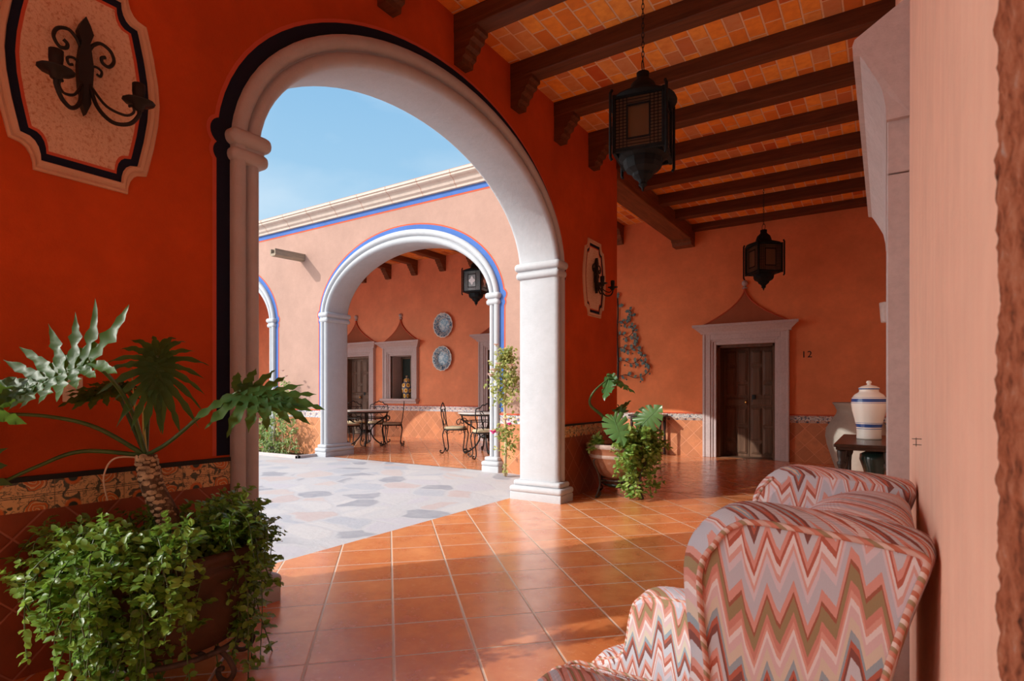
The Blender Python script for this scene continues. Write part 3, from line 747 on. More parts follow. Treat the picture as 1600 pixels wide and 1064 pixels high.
def sconce(y, label):
    r = thing('wall_sconce', label, 'wall sconce', (W1X+.008, y, 2.60), 0, 'iron wall sconces')
    def T(p, x=.03): return [(x, a, b) for a, b in p]
    g = G(); g.prism([(0, .25), (.018, .215), (.03, .18), (.016, .135), (.022, .10), (.03, .03), (.025, -.07), (.018, -.10), (.02, -.13), (0, -.185), (-.02, -.13), (-.018, -.10), (-.025, -.07), (-.03, .03), (-.022, .10), (-.016, .135), (-.03, .18), (-.018, .215)], .012, .045, lambda u, v, w_: (w_, u, v))
    g.box(0, -.012, -.05, .02, .012, .1); g.build('back_plate', 'iron', r)
    for sg in (-1, 1):
        g = G(); g.tube(T([(sg*.01, .10)]+[(sg*u, v) for u, v in smooth_pts2([(.03, .14), (.06, .165), (.10, .15), (.115, .11), (.095, .075), (.07, .08), (.065, .10), (.08, .112)])]), .008, 6); g.build('scroll', 'iron', r)
        g = G(); g.tube(T([(sg*u, v) for u, v in smooth_pts2([(.015, .03), (.04, .05), (.065, .04), (.06, .015), (.045, .02)])]), .006, 6); g.build('small_scroll', 'iron', r)
        pts = smooth_pts([(.03, sg*.015, -.02), (.07, sg*.03, -.14), (.11, sg*.075, -.205), (.155, sg*.125, -.205), (.175, sg*.155, -.16), (.175, sg*.155, -.13)], 6)
        g = G(); g.tube(pts, .009, 7); g.tube(smooth_pts([(.05, sg*.02, -.06), (.09, sg*.06, -.135), (.135, sg*.115, -.165), (.16, sg*.14, -.15), (.165, sg*.135, -.125), (.15, sg*.125, -.125)], 5), .006, 6)
        a = g.build('arm', 'iron', r)
        g = G(); g.lathe([(.0, -.085), (.02, -.08), (.025, -.06), (.06, -.05), (.066, -.044), (.03, -.04), (.022, -.03), (.026, .0), (.026, .035), (.02, .038), (.018, .0), (0, 0)], 12, (.175, sg*.155, -.055))
        g.build('candle_cup', 'iron', a)
    return r
def smooth_pts2(p, n=5): return [(q.x, q.y) for q in smooth_pts([(a, b, 0) for a, b in p], n)]
sconce(1.115, 'black iron two-candle sconce on the large medallion at upper left')
sconce(6.52, 'black iron sconce on the narrow medallion right of the arch')

# light switch
r = thing('light_switch', 'cream light switch plate on the dark orange wall beside the left plant', 'light switch', (W1X, 1.082, 1.2))
g = G(); g.rbox(-.001, -.038, -.056, .008, .038, .056, .004, 2); g.build('plate', 'plate_white', r)
for z in (.018, -.012):
    g = G(); g.rbox(.006, -.022, z-.012, .013, .022, z+.012, .002, 2); g.build('rocker', 'plate_white', r)

# ---------------------------------------------------------------- lanterns
def lantern(name, loc, rz, ceil, label, glass, s=1.0):
    r = thing(name, label, 'lantern', loc, rz, 'hanging lanterns'); r.scale = (s, s, s)
    w_, h = .182, .40          # half width, body height; origin at bottom of body
    g = G()
    for sx in (-1, 1):
        for sy in (-1, 1): g.rbox(sx*w_-.012, sy*w_-.012, -.02, sx*w_+.012, sy*w_+.012, h+.02, .004, 1, False)
    for z in (0, h):
        for sg in (-1, 1):
            g.box(-w_, sg*w_-.012, z-.014, w_, sg*w_+.012, z+.014); g.box(sg*w_-.012, -w_, z-.014, sg*w_+.012, w_, z+.014)
    fr = g.build('frame', 'tin', r)
    for sx, sy in ((1, 0), (-1, 0), (0, 1), (0, -1)):
        # fins standing off each corner post
        a = math.atan2(sy, sx)
        R = Matrix.Rotation(a, 3, 'Z')
        g = G(); lat = G()
        for i in range(13):
            t = -w_+.012+(2*w_-.024)*i/12
            if abs(t) > .075: lat.v; lat.add([R @ Vector(p) for p in [(w_, t-.003, .01), (w_, t+.003, .01), (w_, t+.003, h-.01), (w_, t-.003, h-.01)]], [(0, 1, 2, 3)])
        for i in range(17):
            z = .012+(h-.024)*i/16
            for ya, yb in (((-w_, w_),) if (z < .075 or z > h-.075) else ((-w_, -.078), (.078, w_))):
                lat.add([R @ Vector(p) for p in [(w_+.001, ya, z-.003), (w_+.001, yb, z-.003), (w_+.001, yb, z+.003), (w_+.001, ya, z+.003)]], [(0, 1, 2, 3)])
        for ya, yb, za, zb in ((-.09, -.076, .07, h-.07), (.076, .09, .07, h-.07), (-.09, .09, .07, .085), (-.09, .09, h-.085, h-.07)):
            lat.add([R @ Vector(p) for p in [(w_+.004, ya, za), (w_+.004, yb, za), (w_+.004, yb, zb), (w_+.004, ya, zb)]], [(0, 1, 2, 3)])
        pn = lat.build('panel_grille', 'tin', r, False)
        g.add([R @ Vector(p) for p in [(w_-.006, -w_+.01, .01), (w_-.006, w_-.01, .01), (w_-.006, w_-.01, h-.01), (w_-.006, -w_+.01, h-.01)]], [(0, 1, 2, 3)]); g.build('glass_pane', glass, r, False)
        if glass == 'lantern_glass':
            g = G(); P4 = []
            for k in range(24):
                t = 2*PI*k/24; q = .055*(1+.25*math.cos(4*t)); P4.append(R @ Vector((w_+.003, q*math.cos(t), h/2+1.25*q*math.sin(t))))
            g.add(P4, [tuple(range(24))]); g.build('quatrefoil', 'white_paint_line', r, False)
    for sx in (-1, 1):
        for sy in (-1, 1):
            g = G(); g.tube([(sx*(w_+.012), sy*(w_+.012), -.07), (sx*(w_+.022), sy*(w_+.022), -.05), (sx*(w_+.022), sy*(w_+.022), h+.03), (sx*(w_+.012), sy*(w_+.012), h+.055)], .012, 6); g.build('corner_bar', 'tin', r)
    g = G(); g.lathe([(w_*1.40, h), (w_*1.36, h+.02), (w_*.80, h+.06), (w_*.62, h+.07), (w_*.60, h+.10), (w_*.5, h+.15), (w_*.30, h+.185), (.045, h+.20), (.048, h+.24), (.02, h+.25)], 24, ph=PI/4)
    g.build('cap', 'tin', r)
    g = G(); g.lathe([(w_*1.15, .012), (w_*1.05, -.012), (w_*.82, -.03), (w_*.80, -.07), (w_*.72, -.10), (w_*.45, -.13), (w_*.42, -.15), (w_*.22, -.18), (.028, -.20), (.034, -.215), (.012, -.235), (.004, -.265)], 12, ph=PI/4, smooth=False)
    g.build('bottom_finial', 'tin', r)
    g = G(); g.tube([(0, .042*math.cos(t), h+.285+.048*math.sin(t)) for t in [2*PI*i/20 for i in range(21)]], .004, 6); g.build('hanging_ring', 'tin', r)
    g = G(); z0 = h+.33; z1 = (ceil-loc[2])/s; n = int((z1-z0)/.038)+1
    for i in range(n):
        zc = z0+(z1-z0)*(i+.5)/n; L = (z1-z0)/n*.72
        P4 = [(math.cos(t)*.010, zc+math.sin(t)*L) for t in [2*PI*k/10 for k in range(11)]]
        g.tube([((u, 0, v) if i % 2 else (0, u, v)) for u, v in P4], .0026, 5)
    g.build('chain', 'iron', r)
    return r
lantern('hanging_lantern', (-1.555, 4.24, 2.99), math.radians(10), 4.34, 'near black tin lantern hanging on a chain in front of the ceiling beams', 'amber', 1.0)
lantern('hanging_lantern', (-1.53, 9.30, 2.99), math.radians(40), 4.34, 'small dark lantern hanging above the right side of door 12', 'amber', 1.0)
lantern('hanging_lantern', (-6.38, 8.62, 3.06), math.radians(10), 4.62, 'tin lantern with pale glass hanging inside the far arch', 'lantern_glass', .95)

# ---------------------------------------------------------------- back wall ornaments
def wall_plate(x, z, label, seed):
    g = G(); n = 48
    prof = [(0, .020), (.10, .018), (.17, .012), (.19, -.002), (.24, -.020), (.29, -.034), (.31, -.038), (.305, -.028), (.20, .02)]
    vs = []
    for r_, y in prof:
        for k in range(n):
            t = 2*PI*k/n; rr = r_*(1+(.028*math.cos(16*t) if r_ > .28 else 0)); vs.append((rr*math.cos(t), y, rr*math.sin(t)))
    g.add(vs, [(j*n+k, j*n+(k+1) % n, (j+1)*n+(k+1) % n, (j+1)*n+k) for j in range(len(prof)-1) for k in range(n)], True)
    o = g.build('wall_plate', 'plate', None, True, (x, W3Y-.03, z)); o.rotation_euler = (0, seed, 0)
    return tag(o, label, 'plate', 'painted plates on the arcade wall')
wall_plate(-9.15, 2.87, 'upper blue painted plate on the wall through the far arch', .2)
wall_plate(-9.18, 2.05, 'lower blue painted plate on the wall through the far arch', 1.7)

r = thing('house_number', 'black numeral 12 on the orange wall right of the dark door', 'number', (-1.13, W3Y-.004, 1.80))
for i, ch in enumerate('12'):
    cu = bpy.data.curves.new('digit', 'FONT'); cu.body = ch; cu.size = .16; cu.extrude = .003
    t_ = bpy.data.objects.new('tmp', cu); COL.objects.link(t_)
    bpy.context.view_layer.update()
    me = bpy.data.meshes.new_from_object(t_.evaluated_get(bpy.context.evaluated_depsgraph_get())); bpy.data.objects.remove(t_)
    me.materials.clear(); me.materials.append(MAT['iron'])
    o = bpy.data.objects.new('digit', me); COL.objects.link(o); o.parent = r; o.location = (-.085+i*.09, 0, 0); o.rotation_euler = (PI/2, 0, 0)

# metal tree of leafy branches
r = thing('metal_tree_ornament', 'painted metal tree with curling leafy branches on the wall beside the corner', 'wall ornament', (-4.57, W3Y-.05, 1.45))
g = G(); g.tube(smooth_pts([(0, 0, -.10), (.015, 0, .4), (-.01, 0, .9), (.01, 0, 1.35), (0, 0, 1.68)], 6), [.022]*14+[.016]*11, 8); g.build('trunk', 'iron', r)
def mleaf(g, x, z, ang, L):
    d = Vector((math.cos(ang), 0, math.sin(ang))); n = Vector((-d.z, 0, d.x)); c = Vector((x, -.012, z))
    out = [(0, 0), (.3, .28), (.45, .18), (.65, .34), (.75, .15), (1, 0), (.75, -.15), (.65, -.34), (.45, -.18), (.3, -.28)]
    vs = [c+d*(u*L)+n*(v*L)+Vector((0, -.012*math.sin(u*3), 0)) for u, v in out]; k = len(vs)
    vs += [v+Vector((0, .006, 0)) for v in vs]
    g.add(vs, [tuple(range(k)), tuple(range(2*k-1, k-1, -1))]+[(i, (i+1) % k, k+(i+1) % k, k+i) for i in range(k)])
for z0, L, h in ((.06, .72, .30), (.35, .56, .24), (.62, .46, .22), (.88, .38, .20), (1.15, .33, .26)):
    for sg in (1, -1):
        p = smooth_pts([(0, -.01, z0), (sg*L*.25, -.02, z0+.05), (sg*L*.55, -.02, z0-.02), (sg*L*.85, -.02, z0+.06), (sg*L*.95, -.02, z0+h*.7), (sg*L*.8, -.02, z0+h)], 5)
        g = G(); g.tube(p, .007, 6)
        b = g.build('branch', 'rust_iron', r)
        g = G()
        for i in range(3, len(p), 3):
            q = p[i]; d = p[min(i+1, len(p)-1)]-p[i-1]; a = math.atan2(d.z, d.x)
            mleaf(g, q.x, q.z, a+random.choice((1, -1))*random.uniform(.7, 1.3), random.uniform(.085, .12))
            if i % 2 == 0: mleaf(g, q.x, q.z, a-random.choice((1, -1))*random.uniform(.7, 1.3), random.uniform(.08, .11))
            if i % 6 == 0: g.ball((q.x+random.uniform(-.04, .04), -.02, q.z-.09), .018, seg=8, rings=5)
        g.build('leaves', 'metal_leaf', b)
g = G(); mleaf(g, 0, 1.66, 1.4, .14); mleaf(g, .02, 1.5, .2, .13); mleaf(g, -.02, 1.52, 2.8, .13); g.build('leaves', 'metal_leaf', r)

# jar in the window
g = G(); g.lathe([(.0, 0), (.085, 0), (.085, .01), (.09, .05), (.115, .18), (.135, .30), (.125, .38), (.085, .43), (.07, .45), (.07, .47), (.085, .475), (.08, .49), (.05, .53), (.02, .545), (.018, .56), (.03, .575), (.02, .60), (0, .605)], 28)
j = tag(g.build('ginger_jar', 'jar', None, True, (WN[0]+.04, W3Y+.16, 1.05)), 'blue and yellow painted lidded jar standing in the far window', 'jar')

# ---------------------------------------------------------------- roof spouts
for x, z, lab in ((-9.05, 3.70, 'weathered wooden roof spout left of the far arch'), (-4.0, 3.64, 'wooden roof spout end right of the far arch, cut by the white column')):
    r = thing('roof_spout', lab, 'roof spout', (x, W2Y, z), 0, 'wooden roof spouts')
    g = G(); n = 8
    prof = [(-.075, .05), (-.075, -.055), (-.05, -.075), (.05, -.075), (.075, -.055), (.075, .05), (.05, .05), (.05, -.03), (-.05, -.03), (-.05, .05)]
    g.prism(prof, .02, -.62, lambda u, v, w_: (u, w_, v-(.02 if w_ < 0 else 0))); g.build('trough', 'spout_wood', r)

# ---------------------------------------------------------------- iron garden furniture in the far arcade
def iron_chair(loc, rz, label):
    r = thing('iron_chair', label, 'chair', loc, rz, 'wrought iron chairs in the far arcade')
    g = G(); n = 28
    def sq(t, a, b): c, s_ = math.cos(t), math.sin(t); return (a*math.copysign(abs(c)**.6, c), b*math.copysign(abs(s_)**.6, s_))
    vs = []
    for rr, z in ((.9, .445), (1, .455), (1.02, .475), (.97, .492), (.6, .50), (.01, .50)):
        vs += [(*(k*rr for k in sq(2*PI*i/n, .20, .20)), z) for i in range(n)]
    g.add(vs, [(j*n+i, j*n+(i+1) % n, (j+1)*n+(i+1) % n, (j+1)*n+i) for j in range(5) for i in range(n)], True); g.build('seat_cushion', 'cushion', r)
    g = G(); g.tube([(*sq(2*PI*i/n, .205, .205), .44) for i in range(n+1)], .011, 6)
    for sg in (-1, 1):
        for a in (-.12, .12): g.tube([(a+.035*math.cos(t), sg*.205, .40+.035*math.sin(t)) for t in [k*.45 for k in range(13)]], .005, 5); g.tube([(sg*.205, a+.035*math.cos(t), .40+.035*math.sin(t)) for t in [k*.45 for k in range(13)]], .005, 5)
    g.build('seat_frame', 'iron', r)
    for sx in (-1, 1):
        for sy in (-1, 1):
            g = G(); x, y = sx*.18, sy*.18
            p = smooth_pts([(x, y, .44), (x*1.16, y*1.16, .36), (x*1.08, y*1.08, .22), (x*.98, y*.98, .08), (x*1.12, y*1.12, .012), (x*1.35, y*1.35, .02), (x*1.38, y*1.38, .055), (x*1.27, y*1.27, .05)], 5)
            g.tube(p, .011, 6); g.build('leg', 'iron', r)
    g = G()
    for sg in (-1, 1):
        g.tube(smooth_pts([(sg*.18, .19, .44), (sg*.165, .215, .58), (sg*.20, .235, .72), (sg*.195, .245, .84), (sg*.17, .25, .87)], 5), .010, 6)
        g.tube(smooth_pts([(sg*.05, .205, .50), (sg*.10, .215, .58), (sg*.03, .225, .66), (sg*.05, .235, .76), (sg*.11, .24, .82), (sg*.12, .245, .78), (sg*.09, .24, .77)], 5), .007, 6)
    g.tube(smooth_pts([(-.17, .25, .87), (-.12, .25, .88), (-.09, .25, .92), (-.04, .25, .925), (0, .25, .95), (.04, .25, .925), (.09, .25, .92), (.12, .25, .88), (.17, .25, .87)], 5), .010, 6)
    g.tube([(-.195, .245, .82), (.195, .245, .82)], .007, 6); g.tube([(-.17, .21, .54), (.17, .21, .54)], .007, 6)
    g.build('backrest', 'iron', r)
    for sg in (-1, 1):
        g = G(); g.tube([(sg*.215, v, u) for v, u in [(-.19, .42)]+smooth_pts2([(-.20, .50), (-.185, .60), (-.12, .645), (-.06, .61), (-.07, .55), (-.115, .55), (-.12, .585)])], .009, 6); g.build('side_scroll', 'iron', r)
    return r
def iron_table(loc, label):
    r = thing('patio_table', label, 'table', loc, 0, 'round tables in the far arcade')
    g = G(); g.lathe([(.0, .735), (.50, .735), (.515, .742), (.515, .758), (.50, .765), (0, .765)], 48); g.build('table_top', 'table_top', r)
    g = G(); g.tube([(.47*math.cos(2*PI*i/36), .47*math.sin(2*PI*i/36), .72) for i in range(37)], .014, 6); g.tube([(.40*math.cos(2*PI*i/36), .40*math.sin(2*PI*i/36), .60) for i in range(37)], .009, 6); g.build('apron_ring', 'iron', r)
    for k in range(4):
        a = PI/4+k*PI/2; c, s_ = math.cos(a), math.sin(a); g = G()
        g.tube([(c*u, s_*u, v) for u, v in smooth_pts2([(.45, .72), (.40, .60), (.20, .46), (.10, .32), (.16, .16), (.28, .05), (.36, .015), (.41, .03), (.40, .07), (.36, .065)])], .015, 7); g.build('leg', 'iron', r)
    g = G(); g.lathe([(.0, .26), (.06, .27), (.09, .30), (.06, .34), (0, .36)], 14); g.build('hub', 'iron', r)
    return r
def view(px, k):
    t = (px-800)/900; s_, c_ = math.sin(YAW), math.cos(YAW)
    return (-s_*k+c_*t*k, c_*k+s_*t*k)
def face(p, q): return math.atan2(q[1]-p[1], q[0]-p[0])+PI/2
T1, T2 = view(572, 12.45), view(758, 10.95)
z_ = .06
iron_table((*T1, z_), 'round pale-topped iron table at left inside the far arch, in front of the wooden door')
iron_table((*T2, z_), 'round pale-topped iron table at right inside the far arch, cut by the white column')
for px, k, tgt, tw, lab in ((590, 13.1, T1, .25, 'iron chair with wide scrolled back behind the right of the left patio table'), (613, 12.55, T1, 0, 'iron chair standing rightmost at the left patio table, below the window'),
                        (545, 12.2, T1, 0, 'iron chair half hidden by the white column, left of the left table'), (556, 13.2, T1, 0, 'iron chair in front of the far wooden door'),
                        (712, 11.0, T2, 0, 'iron chair with tan cushion left of the right patio table'), (757, 10.05, T2, .2, 'iron chair in front of the right patio table, cut by the white column')):
    p = view(px, k); iron_chair((*p, z_), face(p, tgt)+tw, lab)
p = view(404, 13.2); iron_chair((*p, z_), .5, 'iron chair glimpsed inside the small arch at far left')

# ---------------------------------------------------------------- leaves
def small_leaf(g, p, d, n, L, W, tone):
    d = d.normalized(); sd = d.cross(n)
    if sd.length < 1e-4: sd = d.orthogonal()
    sd.normalize(); n = sd.cross(d)
    vs = [p, p+d*L*.3+sd*W*.42+n*W*.14, p+d*L*.3-sd*W*.42+n*W*.14, p+d*L*.32-n*W*.05, p+d*L*.68+sd*W*.42+n*W*.08, p+d*L*.68-sd*W*.42+n*W*.08, p+d*L*.7-n*W*.08, p+d*L-n*L*.15]
    g.add(vs, [(0, 3, 1), (0, 2, 3), (1, 3, 6, 4), (3, 2, 5, 6), (4, 6, 7), (6, 5, 7)], True, 0, tone)
def rv(a=1): return Vector((random.uniform(-a, a), random.uniform(-a, a), random.uniform(-a, a)))
def trailing(g, gs, start, out, rise, reach, drop, L, W, step=.03, jit=.035):
    """one shoot that climbs out of the pot, bends over the rim and hangs"""
    out = out.normalized()
    pts = [start, start+out*reach*.35+Vector((0, 0, rise)), start+out*reach*.8+Vector((0, 0, rise*.7)), start+out*reach+Vector((0, 0, -drop*.35)), start+out*reach*1.05+Vector((0, 0, -drop))]
    pts = [pts[0]]+[p+rv(jit) for p in pts[1:]]
    sp = smooth_pts(pts, 8); gs.tube(sp[::2], .0025, 4, False)
    acc = 0; tn = random.random()
    for a, b in zip(sp, sp[1:]):
        acc += (b-a).length
        while acc > step:
            acc -= step*random.uniform(.7, 1.4); d = (b-a).normalized()
            if random.random() < .15: continue
            for sg in (1, -1):
                sd = d.cross(rv()).normalized(); q = (sd*1.0+d*.35+rv(.7)+Vector((0, 0, .15)))
                nn = (Vector((0, 0, 1))+out*.7+rv(.5)).normalized()
                k = random.uniform(.65, 1.15); small_leaf(g, b, q, nn, L*k, W*k, min(1, max(0, tn*.6+random.random()*.4)))
    for _ in range(3):
        q = sp[random.randrange(len(sp)//4, len(sp))]; e = (out*.6+rv(.9)+Vector((0, 0, .25))).normalized()
        for k in range(4):
            c = q+e*(.014*(k+1))
            for sg in (1, -1): small_leaf(g, c, e*.4+e.cross(Vector((.1, .2, 1)))*sg+rv(.4), (Vector((0, 0, 1))+out*.5+rv(.5)).normalized(), L*random.uniform(.7, 1.15), W*random.uniform(.8, 1.1), min(1, tn*.5+random.random()*.5))
    for _ in range(4): small_leaf(g, sp[-1], rv()+out*.4, (Vector((0, 0, 1))+rv(.4)).normalized(), L*.7, W*.7, min(1, tn*.6+.4))

def deep_leaf(g, base, d, n, L, lobes, lw, spread, droop, cut=.3, tone=.5, curl=0, lobe_len=.62, fold=0):
    """lobed blade: a midrib with pinnate lobes; d runs along the midrib, n is the upper side"""
    d = d.normalized(); sd = d.cross(n).normalized(); n = sd.cross(d).normalized()
    def mid(t): return base+d*(L*t)-n*(droop*L*t*t)
    def put(u, v): return mid(max(u, 0)/L)+(d*min(u, 0))+sd*v-n*(abs(v)**2*curl/L)+n*(abs(v)*fold)
    # web along the midrib
    K = 10; vs = []
    for i in range(K+1):
        t = i/K; hw = cut*L*(math.sin(PI*min(1, .18+.86*t)))**.8*.55+.003
        vs += [put(t*L*.93, -hw), put(t*L*.93, 0)-n*.004, put(t*L*.93, hw)]
    g.add(vs, [(3*i+j, 3*i+j+1, 3*i+j+4, 3*i+j+3) for i in range(K) for j in range(2)], True, 0, tone)
    for sg in (1, -1):
        for i in range(lobes):
            t = i/(lobes-1); a = math.radians(138-118*t**.85)*spread
            root = L*(.02+.80*t); ll = L*lobe_len*(.62+.5*math.sin(PI*min(1, .15+t*.8)))*random.uniform(.88, 1.1)
            S = 9; vs = []; bend = random.uniform(-.12, .12)
            for k in range(S+1):
                q = k/S; rr = ll*q; aa = a-(.35*q*q if t < .6 else 0)+bend*q
                cu, cv = root+rr*math.cos(aa), rr*math.sin(aa)
                hw = lw*L*(1.15-.35*q)*(1-q**5)*(1+.28*math.sin(q*17+i*2))*(1.0 if q > .15 else 1.25)*.5+.001
                px, py = -math.sin(aa)*hw, math.cos(aa)*hw
                dz = -n*(droop*.9*rr*q)
                vs += [put(cu+px, sg*(cv+py))+dz, put(cu, sg*cv)+dz-n*hw*.22, put(cu-px, sg*(cv-py))+dz]
            g.add(vs, [(3*k+j, 3*k+j+1, 3*k+j+4, 3*k+j+3) for k in range(S) for j in range(2)], True, 0, min(1, max(0, tone+random.uniform(-.2, .2))))
    S = 6; vs = []
    for k in range(S+1):
        q = k/S; u = L*(.85+.42*q); hw = lw*L*(1-q**3)*.62*(1+.25*math.sin(q*14))+.001
        vs += [put(u, -hw), put(u, 0)-n*hw*.2, put(u, hw)]
    g.add(vs, [(3*k+j, 3*k+j+1, 3*k+j+4, 3*k+j+3) for k in range(S) for j in range(2)], True, 0, tone)

def palm_leaf(g, base, d, n, L, lobes, ang, ln, lw, grav=.4, arch=0, tone=.5, tip=.3, wave=.22, low=1):
    """blade of long wavy fingers joined by a web; ang and ln give angle from the midrib and length of finger t (0 base, 1 tip)"""
    d = d.normalized(); sd = d.cross(n).normalized(); n = sd.cross(d).normalized()
    def put(u, v): return base+d*u+sd*v-n*(arch*v*v)-Vector((0, 0, grav*(u*u+v*v)))
    def finger(u0, a, l, sg, w0, ph):
        S = 12; vs = []; c = []
        bend = random.uniform(-.25, .1)
        cu, cv = u0, 0.0
        for k in range(S+1):
            q = k/S; aa = a+bend*q
            if k: cu += l/S*math.cos(aa); cv += l/S*math.sin(aa)
            hw = w0*(.5+.6*math.sin(PI*min(1, .12+.75*q)))*(1+wave*math.sin(q*15+ph)+wave*.6*math.sin(q*31+ph*2))*max(.02, 1-q**4)
            px, py = -math.sin(aa)*hw, math.cos(aa)*hw; rl = n*(hw*.35*math.sin(q*23+ph))
            vs += [put(cu+px, sg*(cv+py))+rl, put(cu, sg*cv)-n*hw*.25, put(cu-px, sg*(cv-py))-rl]; c.append((cu, sg*cv))
        g.add(vs, [(3*k+j, 3*k+j+1, 3*k+j+4, 3*k+j+3) for k in range(S) for j in range(2)], True, 0, min(1, max(0, tone+random.uniform(-.2, .2))))
        return c
    ends = []
    for sg in (1, -1):
        prev = None
        for i in range(lobes):
            t = i/(lobes-1); u0 = L*.85*t; l = ln(t)*random.uniform(.85, 1.15)*(low if sg < 0 else 1)
            c = finger(u0, math.radians(ang(t)), l, sg, lw*random.uniform(.85, 1.15), random.uniform(0, 6))
            m_ = c[5]; cur = ((u0, 0), c[2], m_)
            if prev:
                w1 = ((prev[2][0]+m_[0])/2*.82+(prev[0][0]+u0)/2*.18, (prev[2][1]+m_[1])/2*.80)
                g.add([p_-n*.006 for p_ in (put(*prev[0]), put(*cur[0]), put(*cur[2]), put(*w1), put(*prev[2]))], [(0, 1, 2, 3, 4)], True, 0, tone)
            prev = cur
        ends.append(prev)
    finger(L*.8, 0, tip, 1, lw, 1.0)
    for e in ends: g.add([put(L*.8, 0), put(L*.95, 0), put(*e[2])], [(0, 1, 2)], True, 0, tone)

def split_leaf(g, base, d, n, L, lobes=6, arch=.4, grav=.3, tone=.5, slit=.55):
    """heart-shaped blade whose margin is cut into broad fingers"""
    d = d.normalized(); sd = d.cross(n).normalized(); n = sd.cross(d).normalized()
    def put(u, v): return base+d*u+sd*v-n*(arch*v*v/L*1.0)-Vector((0, 0, grav*max(0, u)**2))
    O = [(q.x*L, q.y*L) for q in smooth_pts([(0, 0, 0), (-.14, .10, 0), (-.13, .27, 0), (.03, .42, 0), (.28, .46, 0), (.55, .40, 0), (.80, .24, 0), (1.03, 0, 0)], 12)]
    N = len(O)-1
    def P(t): f = max(0, min(1, t))*N; i = min(int(f), N-1); f -= i; return (O[i][0]*(1-f)+O[i+1][0]*f, O[i][1]*(1-f)+O[i+1][1]*f)
    for sg in (1, -1):
        for i in range(lobes):
            t0, t1 = i/lobes, (i+1)/lobes; m0, m1 = max(0, .80*t0-.02)*L, max(0, .80*t1-.02)*L
            if i == lobes-1: m1 = L
            vs = []; K = 8; J = 4; tn = tone+random.uniform(-.12, .12)
            for k in range(K+1):
                q = k/K; gp = .022*max(0, (q-slit)/(1-slit))**.6 if q > slit else 0
                a, b = P(t0+(gp if i else 0)), P(t1-(gp if i < lobes-1 else 0)); A0 = (m0+(a[0]-m0)*q, a[1]*q); B0 = (m1+(b[0]-m1)*q, b[1]*q)
                for j in range(J+1):
                    f = j/J; vs.append(put(A0[0]*(1-f)+B0[0]*f, sg*(A0[1]*(1-f)+B0[1]*f))+n*(.010*math.sin(PI*f)*q))
            g.add(vs, [(k*(J+1)+j, k*(J+1)+j+1, (k+1)*(J+1)+j+1, (k+1)*(J+1)+j) for k in range(K) for j in range(J)], True, 0, min(1, max(0, tn)))
    g.tube([put(L*q/8, 0)+n*.003 for q in range(9)], [.004-.0004*q for q in range(9)], 5, False, 1.0)

# ---------------------------------------------------------------- left planter
PL = Vector((-2.53, 1.25, 0))
r = thing('plant_pot', 'big dark brown barrel-shaped pot in the iron stand at left', 'pot', tuple(PL+Vector((0, 0, .16))))
g = G(); g.lathe([(.0, 0), (.255, 0), (.27, .01), (.30, .09), (.325, .2), (.335, .29), (.345, .30), (.345, .325), (.338, .335), (.34, .35), (.35, .36), (.35, .385), (.325, .39), (.315, .36), (.0, .355)], 56); g.build('body', 'barrel', r)
g = G(); g.lathe([(.0, .356), (.31, .357), (.15, .37), (0, .375)], 24); g.build('soil', 'soil', r)
r = thing('plant_stand', 'wrought iron scroll stand carrying the big left pot', 'plant stand', tuple(PL))
g = G(); g.tube([(.285*math.cos(2*PI*i/40), .285*math.sin(2*PI*i/40), .145) for i in range(41)], .012, 8); g.tube([(-.28, 0, .145), (.28, 0, .145)], .01, 6); g.tube([(0, -.28, .145), (0, .28, .145)], .01, 6); g.build('ring', 'rust_iron', r)
for a in (math.radians(d) for d in (15, 75, 135, 195, 255, 315)):
    c, s_ = math.cos(a), math.sin(a); g = G()
    pr = smooth_pts2([(.25, .145), (.31, .11), (.34, .06), (.31, .018), (.27, .025), (.262, .055), (.285, .065)])
    g.tube([(c*u, s_*u, v) for u, v in pr], .011, 7)
    g.build('foot_scroll', 'rust_iron', r)
for a in (math.radians(d) for d in (213, 130)):
    c, s_ = math.cos(a), math.sin(a); g = G()
    pr = smooth_pts2([(.29, .14), (.335, .20), (.365, .33), (.40, .40), (.46, .425), (.50, .385), (.48, .335), (.435, .34), (.43, .375)])
    g.tube([(c*u, s_*u, v) for u, v in pr], .012, 7); g.build('handle_scroll', 'rust_iron', r)

def plant_root(name, label, cat, loc): return thing(name, label, cat, loc)
CAMD = Vector((.896, -.444, 0)); RTD = Vector((.839, .544, 0))
r = plant_root('trailing_herb', 'bushy small-leaved green plant spilling over the rim of the big left pot', 'plant', tuple(PL+Vector((0, 0, .52))))
g = G(); gs = G()
def az_shoots(n, a0, a1, drop, reach, rise, L=.034, W=.025, r0=(.12, .3), step=.026):
    for _ in range(n):
        a = math.radians(random.uniform(a0, a1)); o = Vector((math.cos(a), math.sin(a), 0)); rr = random.uniform(*r0)
        st = o*rr+Vector((0, 0, random.uniform(-.01, .02)))
        trailing(g, gs, st, o+rv(.25), random.uniform(*rise), random.uniform(*reach), random.uniform(*drop), L, W, step)
az_shoots(46, -96, -13, (.20, .56), (.05, .15), (.04, .11))
az_shoots(26, -88, -36, (.40, .62), (.10, .22), (.03, .08))
az_shoots(34, -110, -16, (.04, .22), (.08, .20), (.05, .13), r0=(.15, .33))
az_shoots(26, -150, -96, (.02, .20), (.08, .28), (.03, .09), r0=(.18, .33))
az_shoots(30, 18, 70, (.20, .50), (.04, .11), (.05, .12))
az_shoots(50, 14, 110, (.0, .16), (.06, .18), (.08, .18))
az_shoots(44, -180, 180, (0, .06), (.03, .12), (.05, .12), r0=(.04, .28))
g.build('foliage', 'leaf', r, False); gs.build('shoots', 'stem', r)

